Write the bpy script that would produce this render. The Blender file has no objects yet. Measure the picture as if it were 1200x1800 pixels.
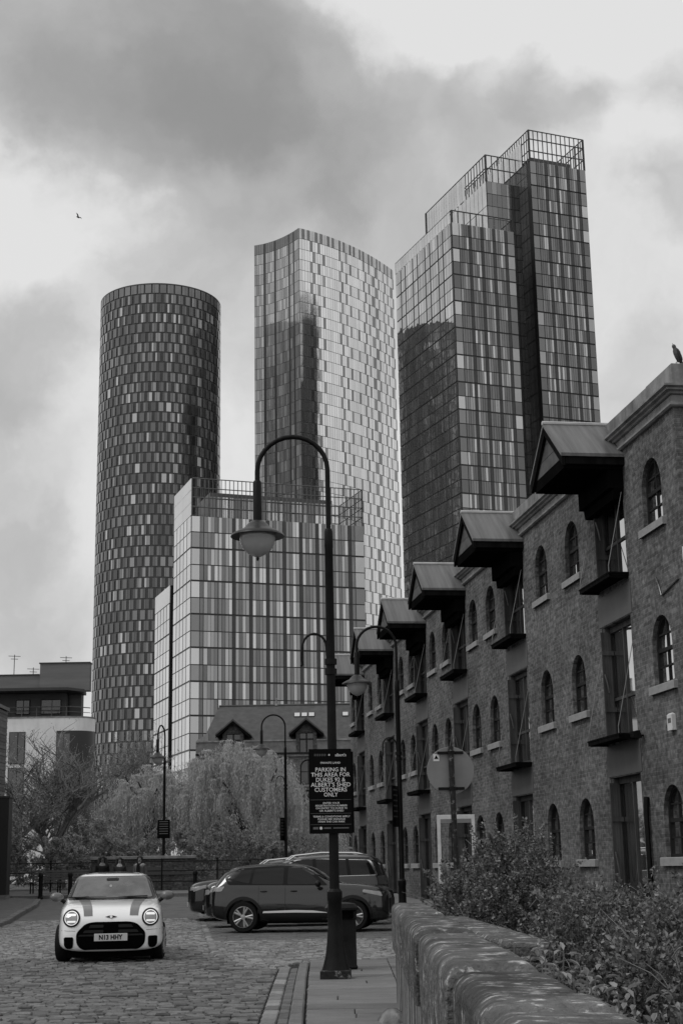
import bpy, bmesh, math, random
from mathutils import Vector, Matrix
from mathutils.bvhtree import BVHTree
from mathutils.geometry import tessellate_polygon
random.seed(7)
R = math.radians
SC = bpy.context.scene
COL = SC.collection

# ------------------------------------------------------------------ camera
CAM_H, FPX, PITCH, ROLL = 1.45, 2560.0, R(13.7), R(1.0)
FWD = Vector((0, math.cos(PITCH), math.sin(PITCH)))
UP0 = Vector((0, -math.sin(PITCH), math.cos(PITCH)))
RIGHT = Vector((math.cos(ROLL), 0, 0)) - UP0 * math.sin(ROLL)
UPV = Vector((math.sin(ROLL), 0, 0)) + UP0 * math.cos(ROLL)
EYE = Vector((0, 0, CAM_H))
cam_data = bpy.data.cameras.new('camera')
cam = bpy.data.objects.new('camera', cam_data)
COL.objects.link(cam)
cam_data.sensor_fit = 'VERTICAL'
cam_data.sensor_height = 36.0
cam_data.sensor_width = 24.0
cam_data.lens = FPX / 1800.0 * 36.0
cam_data.clip_start = 0.1
cam_data.clip_end = 6000
m3 = Matrix((RIGHT, UPV, -FWD)).transposed()
cam.matrix_world = Matrix.Translation(EYE) @ m3.to_4x4()
SC.camera = cam

def view_dir(px, py):
    return FWD + RIGHT * ((px - 600) / FPX) - UPV * ((py - 900) / FPX)
def project(p):
    d = Vector(p) - EYE
    w = d.dot(FWD)
    if w < 0.05:
        return None
    return 600 + FPX * d.dot(RIGHT) / w, 900 - FPX * d.dot(UPV) / w, w
def at(px, py, Y):
    v = view_dir(px, py)
    return EYE + v * (Y / v.y)

# ------------------------------------------------------------------ sky
world = bpy.data.worlds.new('World')
SC.world = world
world.use_nodes = True
nt = world.node_tree
nt.nodes.clear()
def wn(t, **kw):
    n = nt.nodes.new(t)
    for k, v in kw.items():
        setattr(n, k, v)
    return n
def wl(a, b):
    nt.links.new(a, b)
SUN_EL, SUN_AZ = R(52), R(-118)      # azimuth from +Y, clockwise (left and behind the camera)
w_out = wn('ShaderNodeOutputWorld')
w_bg = wn('ShaderNodeBackground')
w_bg.inputs['Strength'].default_value = 0.1
w_sky = wn('ShaderNodeTexSky', sky_type='NISHITA', sun_disc=False)
w_sky.sun_elevation = SUN_EL
w_sky.sun_rotation = SUN_AZ
w_bw = wn('ShaderNodeRGBToBW')
wl(w_sky.outputs[0], w_bw.inputs[0])
w_tc = wn('ShaderNodeTexCoord')
w_n0 = wn('ShaderNodeTexNoise')
w_n0.inputs['Scale'].default_value = 4.2
w_n0.inputs['Detail'].default_value = 7
w_n0.inputs['Roughness'].default_value = 0.58
wl(w_tc.outputs['Generated'], w_n0.inputs['Vector'])
w_sub = wn('ShaderNodeVectorMath', operation='SUBTRACT')
wl(w_n0.outputs['Color'], w_sub.inputs[0])
w_sub.inputs[1].default_value = (0.5, 0.5, 0.5)
w_sc = wn('ShaderNodeVectorMath', operation='SCALE')
wl(w_sub.outputs[0], w_sc.inputs[0])
w_sc.inputs['Scale'].default_value = 0.22
w_add = wn('ShaderNodeVectorMath', operation='ADD')
wl(w_tc.outputs['Generated'], w_add.inputs[0])
wl(w_sc.outputs[0], w_add.inputs[1])
w_nrm = wn('ShaderNodeVectorMath', operation='NORMALIZE')
wl(w_add.outputs[0], w_nrm.inputs[0])
CLOUDS = [  # cloud banks in the part of the sky that is in view: picture direction, angular size, thickness
    (230, 90, 290, .44), (420, 100, 230, .36), (520, 230, 230, .32), (190, 230, 180, .28), (440, 320, 220, .30),
    (660, 340, 190, .24), (690, 150, 150, .16), (850, 215, 130, .34), (975, 205, 125, .38), (1185, 170, 110, .32),
    (1175, 385, 110, .32), (60, 640, 180, .34), (20, 840, 190, .30), (110, 1010, 170, .16), (1130, 640, 110, .22), (330, 450, 180, .22),
    (60, 60, 130, .10), (420, 620, 150, .12),
    (640, 30, 110, -.40), (760, 80, 90, -.25), (900, 60, 200, -.45), (60, 380, 190, -.30), (1080, 60, 170, -.3), (1110, 290, 90, -.2), (100, 520, 120, -.15), (760, 90, 70, -.14), (300, 330, 60, -.12)]
acc = None
for (px, py, rad, wgt) in CLOUDS:
    dv = view_dir(px, py).normalized()
    dp = wn('ShaderNodeVectorMath', operation='DOT_PRODUCT')
    wl(w_nrm.outputs[0], dp.inputs[0])
    dp.inputs[1].default_value = dv
    mr = wn('ShaderNodeMapRange', interpolation_type='SMOOTHSTEP')
    wl(dp.outputs['Value'], mr.inputs['Value'])
    mr.inputs['From Min'].default_value = math.cos(rad / FPX)
    mr.inputs['From Max'].default_value = 1.0
    mr.inputs['To Min'].default_value = 0.0
    mr.inputs['To Max'].default_value = wgt
    if acc is None:
        acc = mr.outputs[0]
    else:
        ad = wn('ShaderNodeMath', operation='ADD')
        wl(acc, ad.inputs[0]); wl(mr.outputs[0], ad.inputs[1])
        acc = ad.outputs[0]
w_n1 = wn('ShaderNodeTexNoise')          # the broken cloud cover that goes on all round
w_n1.inputs['Scale'].default_value = 3.2
w_n1.inputs['Detail'].default_value = 9
w_n1.inputs['Roughness'].default_value = 0.6
wl(w_nrm.outputs[0], w_n1.inputs['Vector'])
w_mr = wn('ShaderNodeMapRange')
wl(w_n1.outputs['Fac'], w_mr.inputs['Value'])
w_mr.inputs['From Min'].default_value = 0.38
w_mr.inputs['From Max'].default_value = 0.72
w_mr.inputs['To Min'].default_value = 0.0
w_mr.inputs['To Max'].default_value = 0.48
w_a2 = wn('ShaderNodeMath', operation='ADD')
wl(acc, w_a2.inputs[0]); wl(w_mr.outputs[0], w_a2.inputs[1])
w_n2 = wn('ShaderNodeTexNoise')          # finer billows inside the banks
w_n2.inputs['Scale'].default_value = 11.0
w_n2.inputs['Detail'].default_value = 8
w_n2.inputs['Roughness'].default_value = 0.55
wl(w_nrm.outputs[0], w_n2.inputs['Vector'])
w_m2 = wn('ShaderNodeMapRange')
wl(w_n2.outputs['Fac'], w_m2.inputs['Value'])
w_m2.inputs['From Min'].default_value = 0.3
w_m2.inputs['From Max'].default_value = 0.7
w_m2.inputs['To Min'].default_value = -0.10
w_m2.inputs['To Max'].default_value = 0.14
w_a3 = wn('ShaderNodeMath', operation='ADD')
wl(w_a2.outputs[0], w_a3.inputs[0]); wl(w_m2.outputs[0], w_a3.inputs[1])
w_soft = wn('ShaderNodeMapRange', interpolation_type='SMOOTHSTEP')   # thick cloud never quite closes up to one tone
wl(w_a3.outputs[0], w_soft.inputs['Value'])
w_soft.inputs['From Min'].default_value = -0.35
w_soft.inputs['From Max'].default_value = 1.55
w_ramp = wn('ShaderNodeValToRGB')
wl(w_soft.outputs[0], w_ramp.inputs[0])
el = w_ramp.color_ramp.elements
el[0].position = 0.08; el[0].color = (0.76, 0.76, 0.76, 1)
el[1].position = 0.95; el[1].color = (0.29, 0.29, 0.29, 1)
e2 = w_ramp.color_ramp.elements.new(0.40); e2.color = (0.52, 0.52, 0.52, 1)
w_m10 = wn('ShaderNodeMath', operation='MULTIPLY')
wl(w_ramp.outputs[0], w_m10.inputs[0])
w_m10.inputs[1].default_value = 10.4
w_mix = wn('ShaderNodeMix', data_type='FLOAT')
w_mix.inputs[0].default_value = 0.94        # nearly closed cover; the plain sky only tints it
wl(w_bw.outputs[0], w_mix.inputs[2]); wl(w_m10.outputs[0], w_mix.inputs[3])
wl(w_mix.outputs[0], w_bg.inputs['Color'])
wl(w_bg.outputs[0], w_out.inputs['Surface'])

# ------------------------------------------------------------------ sun behind cloud
sun_data = bpy.data.lights.new('sun', 'SUN')
sun_data.energy = 1.1
sun_data.angle = R(18)
sun = bpy.data.objects.new('sun', sun_data)
COL.objects.link(sun)
sdir = Vector((math.sin(SUN_AZ) * math.cos(SUN_EL), math.cos(SUN_AZ) * math.cos(SUN_EL), math.sin(SUN_EL)))
sun.rotation_euler = (-sdir).to_track_quat('-Z', 'Y').to_euler()
sun.location = sdir * 60
SC.view_settings.view_transform = 'Standard'
SC.view_settings.look = 'None'
SC.view_settings.exposure = 0.0
SC.view_settings.gamma = 1.0
SC.view_settings.use_curve_mapping = False
SC.render.engine = 'CYCLES'
SC.cycles.use_denoising = True
SC.cycles.max_bounces = 6
SC.cycles.glossy_bounces = 3
SC.cycles.diffuse_bounces = 3
SC.cycles.transparent_max_bounces = 4

# ------------------------------------------------------------------ materials (the place is photographed in black and white: every colour is a grey)
MATS = {}
def mat(name, v, rough=.75, var=.18, scale=6.0, bump=0.0, bscale=None, metal=0.0, ior=1.45, coat=0.0,
        island=0.0, streak=None, specks=None, detail=5, emit=0.0, stretch=None):
    """one grey Principled material: mottling by noise, optional per-piece variation, vertical streaks, pale specks, bump"""
    m = bpy.data.materials.new(name)
    m.use_nodes = True
    t = m.node_tree
    b = t.nodes['Principled BSDF']
    L = t.links.new
    def nd(ty, **kw):
        n = t.nodes.new(ty)
        for k, x in kw.items():
            setattr(n, k, x)
        return n
    def math_(op, a, c, clamp=False):
        n = nd('ShaderNodeMath', operation=op); n.use_clamp = clamp
        for i, x in enumerate((a, c)):
            if isinstance(x, (int, float)):
                n.inputs[i].default_value = x
            else:
                L(x, n.inputs[i])
        return n.outputs[0]
    tc = nd('ShaderNodeTexCoord')
    vec = tc.outputs['Object']
    if stretch:
        mp = nd('ShaderNodeMapping'); mp.inputs['Scale'].default_value = stretch
        L(vec, mp.inputs[0]); vecs = mp.outputs[0]
    else:
        vecs = vec
    val = None
    if var > 0:
        n = nd('ShaderNodeTexNoise'); n.inputs['Scale'].default_value = scale; n.inputs['Detail'].default_value = detail
        n.inputs['Roughness'].default_value = .62
        L(vecs, n.inputs['Vector'])
        mr = nd('ShaderNodeMapRange'); L(n.outputs['Fac'], mr.inputs['Value'])
        mr.inputs['From Min'].default_value = .28; mr.inputs['From Max'].default_value = .72
        mr.inputs['To Min'].default_value = v * (1 - var); mr.inputs['To Max'].default_value = v * (1 + var)
        val = mr.outputs[0]
    if island > 0:
        g = nd('ShaderNodeNewGeometry'); oi = nd('ShaderNodeObjectInfo')
        fr = math_('FRACT', math_('ADD', g.outputs['Random Per Island'], oi.outputs['Random']), 0)
        k = nd('ShaderNodeMapRange'); L(fr, k.inputs['Value'])
        k.inputs['To Min'].default_value = 1 - island; k.inputs['To Max'].default_value = 1 + island
        val = math_('MULTIPLY', val if val is not None else v, k.outputs[0])
    if streak:
        amt, sx, sz = streak
        mp = nd('ShaderNodeMapping'); mp.inputs['Scale'].default_value = (sx, sx, sz)
        L(vec, mp.inputs[0])
        n2 = nd('ShaderNodeTexNoise'); n2.inputs['Scale'].default_value = 1.0; n2.inputs['Detail'].default_value = 4
        L(mp.outputs[0], n2.inputs['Vector'])
        k = nd('ShaderNodeMapRange'); L(n2.outputs['Fac'], k.inputs['Value'])
        k.inputs['From Min'].default_value = .33; k.inputs['From Max'].default_value = .67
        k.inputs['To Min'].default_value = 1 - amt; k.inputs['To Max'].default_value = 1 + amt
        val = math_('MULTIPLY', val if val is not None else v, k.outputs[0])
    if specks:
        amt, ss, th = specks
        n3 = nd('ShaderNodeTexNoise'); n3.inputs['Scale'].default_value = ss; n3.inputs['Detail'].default_value = 6
        n3.inputs['Roughness'].default_value = .7
        L(vecs, n3.inputs['Vector'])
        k = nd('ShaderNodeMapRange'); L(n3.outputs['Fac'], k.inputs['Value'])
        k.inputs['From Min'].default_value = th; k.inputs['From Max'].default_value = th + .08
        k.inputs['To Min'].default_value = 1; k.inputs['To Max'].default_value = amt
        val = math_('MULTIPLY', val if val is not None else v, k.outputs[0])
    if val is None:
        b.inputs['Base Color'].default_value = (v, v, v, 1)
    else:
        L(val, b.inputs['Base Color'])
    b.inputs['Roughness'].default_value = rough
    b.inputs['Metallic'].default_value = metal
    b.inputs['IOR'].default_value = ior
    if rough >= .68:
        b.inputs['Specular IOR Level'].default_value = .18      # matt, dusty surfaces
    if coat:
        b.inputs['Coat Weight'].default_value = coat
        b.inputs['Coat Roughness'].default_value = .04
    if emit:
        b.inputs['Emission Color'].default_value = (1, 1, 1, 1)
        b.inputs['Emission Strength'].default_value = emit
    if bump > 0:
        n4 = nd('ShaderNodeTexNoise'); n4.inputs['Scale'].default_value = bscale or scale * 3
        n4.inputs['Detail'].default_value = 5
        L(vecs, n4.inputs['Vector'])
        bp = nd('ShaderNodeBump'); bp.inputs['Strength'].default_value = 1.0; bp.inputs['Distance'].default_value = bump
        L(n4.outputs['Fac'], bp.inputs['Height'])
        L(bp.outputs[0], b.inputs['Normal'])
    MATS[name] = m
    return m

def brick_mat(name, v1, v2, mortar, bw=.225, bh=.078, patch=.35, weather=None):
    m = bpy.data.materials.new(name)
    m.use_nodes = True
    t = m.node_tree; b = t.nodes['Principled BSDF']; L = t.links.new
    def nd(ty, **kw):
        n = t.nodes.new(ty)
        for k, x in kw.items():
            setattr(n, k, x)
        return n
    tc = nd('ShaderNodeTexCoord'); sp = nd('ShaderNodeSeparateXYZ'); L(tc.outputs['Object'], sp.inputs[0])
    ad = nd('ShaderNodeMath', operation='ADD'); L(sp.outputs[0], ad.inputs[0]); L(sp.outputs[1], ad.inputs[1])
    cb = nd('ShaderNodeCombineXYZ'); L(ad.outputs[0], cb.inputs[0]); L(sp.outputs[2], cb.inputs[1])
    wob = nd('ShaderNodeTexNoise'); wob.inputs['Scale'].default_value = 2.2; L(tc.outputs['Object'], wob.inputs['Vector'])
    vs = nd('ShaderNodeVectorMath', operation='SCALE'); L(wob.outputs['Color'], vs.inputs[0]); vs.inputs['Scale'].default_value = .03
    va = nd('ShaderNodeVectorMath', operation='ADD'); L(cb.outputs[0], va.inputs[0]); L(vs.outputs[0], va.inputs[1])
    br = nd('ShaderNodeTexBrick'); L(va.outputs[0], br.inputs['Vector'])
    br.inputs['Scale'].default_value = 1.0
    br.inputs['Brick Width'].default_value = bw; br.inputs['Row Height'].default_value = bh
    br.inputs['Mortar Size'].default_value = .008; br.inputs['Mortar Smooth'].default_value = .25
    br.inputs['Color1'].default_value = (v1,) * 3 + (1,); br.inputs['Color2'].default_value = (v2,) * 3 + (1,)
    br.inputs['Mortar'].default_value = (mortar,) * 3 + (1,)
    # broad soot and lime patches, and pale spalled bricks
    n1 = nd('ShaderNodeTexNoise'); n1.inputs['Scale'].default_value = .55; n1.inputs['Detail'].default_value = 6
    n1.inputs['Roughness'].default_value = .7
    L(tc.outputs['Object'], n1.inputs['Vector'])
    k1 = nd('ShaderNodeMapRange'); L(n1.outputs['Fac'], k1.inputs['Value'])
    k1.inputs['From Min'].default_value = .3; k1.inputs['From Max'].default_value = .7
    k1.inputs['To Min'].default_value = 1 - patch; k1.inputs['To Max'].default_value = 1 + patch
    n2 = nd('ShaderNodeTexNoise'); n2.inputs['Scale'].default_value = 9.0; n2.inputs['Detail'].default_value = 5
    n2.inputs['Roughness'].default_value = .65
    L(tc.outputs['Object'], n2.inputs['Vector'])
    k2 = nd('ShaderNodeMapRange'); L(n2.outputs['Fac'], k2.inputs['Value'])
    k2.inputs['From Min'].default_value = .42; k2.inputs['From Max'].default_value = .72
    k2.inputs['To Min'].default_value = .8; k2.inputs['To Max'].default_value = 1.9
    bw_ = nd('ShaderNodeRGBToBW'); L(br.outputs['Color'], bw_.inputs[0])
    a = nd('ShaderNodeMath', operation='MULTIPLY'); L(bw_.outputs[0], a.inputs[0]); L(k1.outputs[0], a.inputs[1])
    c = nd('ShaderNodeMath', operation='MULTIPLY'); L(a.outputs[0], c.inputs[0]); L(k2.outputs[0], c.inputs[1])
    L(c.outputs[0], b.inputs['Base Color'])
    b.inputs['Roughness'].default_value = .9
    b.inputs['Specular IOR Level'].default_value = .15
    hs = nd('ShaderNodeMath', operation='MULTIPLY_ADD'); L(br.outputs['Fac'], hs.inputs[0]); hs.inputs[1].default_value = -1.0
    L(n2.outputs['Fac'], hs.inputs[2])
    bp = nd('ShaderNodeBump'); bp.inputs['Distance'].default_value = .012; L(hs.outputs[0], bp.inputs['Height'])
    L(bp.outputs[0], b.inputs['Normal'])
    MATS[name] = m
    return m

def glass_mat(name, levels, rough=.03, ior=1.9, metal=.8):
    """window glass of a tower: every pane has its own tone (blinds, curtains, empty rooms behind it) under a reflecting face"""
    m = bpy.data.materials.new(name)
    m.use_nodes = True
    t = m.node_tree; b = t.nodes['Principled BSDF']; L = t.links.new
    g = t.nodes.new('ShaderNodeNewGeometry'); oi = t.nodes.new('ShaderNodeObjectInfo')
    ad = t.nodes.new('ShaderNodeMath'); ad.operation = 'ADD'
    L(g.outputs['Random Per Island'], ad.inputs[0]); L(oi.outputs['Random'], ad.inputs[1])
    fr = t.nodes.new('ShaderNodeMath'); fr.operation = 'FRACT'; L(ad.outputs[0], fr.inputs[0])
    rp = t.nodes.new('ShaderNodeValToRGB'); rp.color_ramp.interpolation = 'CONSTANT'
    L(fr.outputs[0], rp.inputs[0])
    e = rp.color_ramp.elements
    e[0].position = 0; e[0].color = (levels[0][1],) * 3 + (1,)
    e[1].position = levels[1][0]; e[1].color = (levels[1][1],) * 3 + (1,)
    for p, v in levels[2:]:
        x = e.new(p); x.color = (v,) * 3 + (1,)
    L(rp.outputs[0], b.inputs['Base Color'])
    b.inputs['Roughness'].default_value = rough
    b.inputs['IOR'].default_value = ior
    b.inputs['Metallic'].default_value = metal      # solar-control coating: the tone is mostly what the glass reflects
    # old float-glass waviness
    tc = t.nodes.new('ShaderNodeTexCoord')
    n = t.nodes.new('ShaderNodeTexNoise'); n.inputs['Scale'].default_value = .35
    L(tc.outputs['Object'], n.inputs['Vector'])
    bp = t.nodes.new('ShaderNodeBump'); bp.inputs['Distance'].default_value = .02
    L(n.outputs['Fac'], bp.inputs['Height']); L(bp.outputs[0], b.inputs['Normal'])
    MATS[name] = m
    return m

mat('earth', .08, .95, .3, 1.5)
mat('joint', .035, .95, .3, 9, bump=.01)
mat('sett_dark', .12, .66, .35, 9, bump=.006, bscale=40, island=.45)
mat('sett_light', .215, .72, .3, 14, bump=.006, bscale=40, island=.4)
mat('sett_grey', .11, .66, .22, 12, bump=.006, bscale=40, island=.25)
mat('asphalt', .12, .8, .25, 2.2, bump=.008, bscale=60)
mat('flag', .17, .7, .16, 3, bump=.004, bscale=25, island=.16, specks=(1.35, 9, .62))
mat('kerb', .17, .8, .2, 7, bump=.006, bscale=30, island=.12, specks=(1.5, 14, .6))
mat('wall_stone', .15, .95, .4, 2.6, bump=.03, bscale=14, streak=(.85, 2.6, .22), ior=1.2, specks=(.5, 5, .56))
mat('coping', .115, .95, .6, 5.0, bump=.04, bscale=30, island=.25, specks=(3.0, 10, .555), ior=1.2, detail=10)
mat('stone_trim', .22, .85, .22, 4, bump=.01, streak=(.22, 3, .4))
mat('parapet', .20, .85, .3, 2.5, bump=.01, streak=(.4, 2.5, .25))
mat('sill', .29, .85, .15, 5, bump=.006)
brick_mat('brick', .075, .135, .14, patch=.5)
brick_mat('brick_mill', .11, .17, .2, patch=.3)
brick_mat('brick_dark', .05, .09, .08, patch=.3)
mat('frame_dark', .018, .7, .2, 8)
mat('timber', .06, .7, .2, 3, streak=(.3, 9, .5))
mat('timber_dark', .010, .7, .25, 3, ior=1.05, streak=(.3, 9, .5))
mat('lead', .125, .5, .35, 1.0, bump=.004, bscale=6, stretch=(.5, 9, .5))
mat('lead_flash', .42, .5, .2, 3)
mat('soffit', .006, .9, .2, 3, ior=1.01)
mat('gable_board', .085, .7, .2, 5, streak=(.25, 4, 2))
mat('lintel', .08, .6, .15, 3)
mat('win_glass', .62, .02, 0, metal=.98)
mat('black_paint', .009, .42, .3, 9, ior=1.22, bump=.002, bscale=60, specks=(2.2, 16, .66))
mat('black_paint_far', .010, .5, .2, 5, ior=1.2)
mat('pole_worn', .02, .5, .5, 14, specks=(9, 12, .56), ior=1.25)
mat('lamp_shade', .035, .38, .3, 6, ior=1.35)
mat('lamp_globe', .42, .18, .1, 6, coat=.3)
mat('chain', .16, .4, .1, 9, metal=.6)
mat('white_plastic', .62, .4, .06, 5)
mat('grey_plate', .19, .42, .12, 3, metal=.2, streak=(.08, 6, .5))
mat('white_paint', .55, .5, .15, 7)
mat('sign_black', .003, .4, .2, 9, ior=1.15)
mat('sign_white', .62, .5, 0)
mat('sign_grey', .10, .5, 0)

# ------------------------------------------------------------------ mesh helpers
class MB:
    def __init__(s):
        s.v = []; s.f = []; s.m = []
    def add(s, verts, faces, mi=0):
        o = len(s.v)
        s.v.extend([tuple(p) for p in verts])
        for f in faces:
            s.f.append(tuple(i + o for i in f)); s.m.append(mi)
        return s
    def box(s, x0, x1, y0, y1, z0, z1, mi=0, M=None):
        p = [Vector(c) for c in ((x0, y0, z0), (x1, y0, z0), (x1, y1, z0), (x0, y1, z0), (x0, y0, z1), (x1, y0, z1), (x1, y1, z1), (x0, y1, z1))]
        if M is not None:
            p = [M @ q for q in p]
        return s.add(p, ((0, 3, 2, 1), (4, 5, 6, 7), (0, 1, 5, 4), (1, 2, 6, 5), (2, 3, 7, 6), (3, 0, 4, 7)), mi)
    def bevbox(s, x0, x1, y0, y1, z0, z1, b=.01, mi=0, M=None, top=(0, 0, 0, 0)):
        """a stone: box whose upper rim is chamfered; top = small height offsets of its corners"""
        p = [(x0, y0, z0), (x1, y0, z0), (x1, y1, z0), (x0, y1, z0),
             (x0, y0, z1 - b), (x1, y0, z1 - b), (x1, y1, z1 - b), (x0, y1, z1 - b),
             (x0 + b, y0 + b, z1 + top[0]), (x1 - b, y0 + b, z1 + top[1]), (x1 - b, y1 - b, z1 + top[2]), (x0 + b, y1 - b, z1 + top[3])]
        p = [Vector(c) for c in p]
        if M is not None:
            p = [M @ q for q in p]
        return s.add(p, ((8, 9, 10, 11), (0, 1, 5, 4), (1, 2, 6, 5), (2, 3, 7, 6), (3, 0, 4, 7), (4, 5, 9, 8), (5, 6, 10, 9), (6, 7, 11, 10), (7, 4, 8, 11)), mi)
    def prism(s, pts, axis, a, b, mi=0, caps=True):
        """extrude a 2-D polygon along an axis: 'x' takes (y,z), 'y' takes (x,z), 'z' takes (x,y)"""
        def P(p, t):
            return (t, p[0], p[1]) if axis == 'x' else (p[0], t, p[1]) if axis == 'y' else (p[0], p[1], t)
        n = len(pts)
        vs = [P(p, a) for p in pts] + [P(p, b) for p in pts]
        fs = [(i, (i + 1) % n, n + (i + 1) % n, n + i) for i in range(n)]
        if caps:
            fs += [tuple(range(n))[::-1], tuple(range(n, 2 * n))]
        return s.add(vs, fs, mi)
    def tube(s, path, r, n=6, mi=0, caps=True):
        path = [Vector(p) for p in path]
        k = len(path)
        rs = r if isinstance(r, (list, tuple)) else [r] * k
        vs = []; fs = []
        ref = None
        for i in range(k):
            t = (path[min(i + 1, k - 1)] - path[max(i - 1, 0)])
            if t.length < 1e-9:
                t = Vector((0, 0, 1))
            t.normalize()
            if ref is None:
                ref = Vector((1, 0, 0)) if abs(t.x) < .8 else Vector((0, 1, 0))
            u = (ref - t * ref.dot(t)).normalized(); ref = u
            w = t.cross(u)
            for j in range(n):
                a = 2 * math.pi * j / n
                vs.append(path[i] + (u * math.cos(a) + w * math.sin(a)) * rs[i])
        for i in range(k - 1):
            for j in range(n):
                fs.append((i * n + j, i * n + (j + 1) % n, (i + 1) * n + (j + 1) % n, (i + 1) * n + j))
        if caps:
            fs += [tuple(range(n))[::-1], tuple(range((k - 1) * n, k * n))]
        return s.add(vs, fs, mi)
    def lathe(s, prof, n=16, c=(0, 0, 0), mi=0, M=None, cap0=True, cap1=True):
        vs = []; fs = []
        for (r, z) in prof:
            for j in range(n):
                a = 2 * math.pi * j / n
                q = Vector((r * math.cos(a), r * math.sin(a), z))
                if M is not None:
                    q = M @ q
                vs.append(q + Vector(c))
        k = len(prof)
        for i in range(k - 1):
            for j in range(n):
                fs.append((i * n + j, i * n + (j + 1) % n, (i + 1) * n + (j + 1) % n, (i + 1) * n + j))
        if cap0:
            fs.append(tuple(range(n))[::-1])
        if cap1:
            fs.append(tuple(range((k - 1) * n, k * n)))
        return s.add(vs, fs, mi)
    def ball(s, c, r, n=10, k=7, mi=0):
        rx, ry, rz = r if isinstance(r, (tuple, list)) else (r, r, r)
        vs = []; fs = []
        for i in range(k + 1):
            t = math.pi * i / k
            for j in range(n):
                a = 2 * math.pi * j / n
                vs.append((c[0] + rx * math.sin(t) * math.cos(a), c[1] + ry * math.sin(t) * math.sin(a), c[2] + rz * math.cos(t)))
        for i in range(k):
            for j in range(n):
                fs.append((i * n + j, (i + 1) * n + j, (i + 1) * n + (j + 1) % n, i * n + (j + 1) % n))
        return s.add(vs, fs, mi)
    def mesh(s, name, mats, smooth=None):
        me = bpy.data.meshes.new(name)
        me.from_pydata(s.v, [], s.f)
        for x in (mats if isinstance(mats, (list, tuple)) else [mats]):
            me.materials.append(MATS[x] if isinstance(x, str) else x)
        if any(s.m):
            me.polygons.foreach_set('material_index', s.m)
        if smooth is not None:
            me.shade_smooth()
            me.set_sharp_from_angle(angle=R(smooth))
        me.update()
        return me
    def build(s, name, mats, parent=None, loc=(0, 0, 0), rot=(0, 0, 0), smooth=None):
        return link(name, s.mesh(name, mats, smooth), parent, loc, rot)

def link(name, data, parent=None, loc=(0, 0, 0), rot=(0, 0, 0)):
    o = bpy.data.objects.new(name, data)
    COL.objects.link(o)
    o.parent = parent
    o.location = loc
    o.rotation_euler = rot
    return o
def tag(o, label=None, cat=None, group=None, kind=None):
    if label: o['label'] = label
    if cat: o['category'] = cat
    if group: o['group'] = group
    if kind: o['kind'] = kind
    return o
def thing(name, label, cat, loc=(0, 0, 0), rz=0.0, group=None):
    return tag(link(name, None, None, loc, (0, 0, rz)), label, cat, group)
def copy_tree(o, parent=None):
    c = o.copy(); COL.objects.link(c); c.parent = parent
    for ch in list(o.children):
        copy_tree(ch, c)
    return c
def smoothstep(a, b, x):
    t = max(0, min(1, (x - a) / (b - a))); return t * t * (3 - 2 * t)
def gz(Y):
    """the street is level near the camera and climbs gently towards the canal bridge"""
    return 0.0 if Y <= 38 else 0.0237 * (Y - 40) * smoothstep(38, 46, Y) if Y < 66 else 0.0237 * 26
def lerp(a, b, t):
    return a + (b - a) * t

# ------------------------------------------------------------------ ground, road, pavements
def sheet(name, rows, m, kind='structure'):
    """rows: list of (Y, x0, x1, dz)"""
    b = MB()
    for i in range(len(rows) - 1):
        (ya, xa0, xa1, da), (yb, xb0, xb1, db) = rows[i], rows[i + 1]
        b.add([(xa0, ya, gz(ya) + da), (xa1, ya, gz(ya) + da), (xb1, yb, gz(yb) + db), (xb0, yb, gz(yb) + db)], [(0, 1, 2, 3)])
    return tag(b.build(name, m), kind=kind)
YS = [-80, 0, 20, 38, 40, 42, 44, 46, 50, 56, 62, 66, 90, 200, 800, 5000]
sheet('ground', [(y, -6000, 6000, -.08) for y in YS], 'earth')
road = sheet('road', [(y, -30, 14, -.032) for y in (-12, 10, 20, 30, 38, 40, 42, 44, 46, 48, 52, 56, 59.0)], 'joint')

def edge_x(Y):          # line between carriageway and parking bays, seen as a strip of pale stone
    pts = [(8, -1.0), (18.8, -1.22), (23.1, -1.55), (27.1, -2.32), (38, -3.5), (48.6, -4.7), (60, -6)]
    for (a, xa), (b, xb) in zip(pts, pts[1:]):
        if Y <= b:
            return lerp(xa, xb, (Y - a) / (b - a))
    return pts[-1][1]
def kerb_x(Y):
    return -.40 - .0162 * (Y - 4) - .05 * smoothstep(10, 22, Y)
setts = []              # (x0,x1,y0,y1,z,tilt,kind)
rs = random.Random(3)
def lay(y0, y1, xl, xr, pitch, lmin, lmax, kind, hz=.007):
    y = y0
    while y < y1:
        d = pitch * rs.uniform(.88, 1.12)
        a, b = xl(y), xr(y)
        x = a - rs.uniform(0, lmax)
        while x < b - .05:
            w = rs.uniform(lmin, lmax)
            x1 = min(x + w, b)
            if x1 - x > .05:
                setts.append((x + .006, x1 - .006, y + .005, y + d - .006, gz(y) + rs.gauss(0, hz), [rs.gauss(0, .003) for _ in range(4)], kind))
            x = x1
        y += d
def leftx(Y):
    return -(Y * .245 + .6)
lay(13.4, 26.3, leftx, lambda y: edge_x(y) - .02, .115, .11, .25, 0, .009)
lay(26.3, 44, leftx, lambda y: edge_x(y) - .16, .105, .09, .19, 1)
lay(13.4, 22.8, lambda y: edge_x(y) + .01, lambda y: kerb_x(y) - .30, .125, .12, .28, 0, .009)
lay(22.8, 31.5, lambda y: edge_x(y) + .03, lambda y: 1.0 if y > 24.6 else lerp(kerb_x(y) - .16, .7, smoothstep(23.6, 25.2, y)), .115, .10, .2, 1)
lay(31.5, 47, lambda y: edge_x(y) + .03, lambda y: 2.2, .15, .2, .42, 2, .003)
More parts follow.
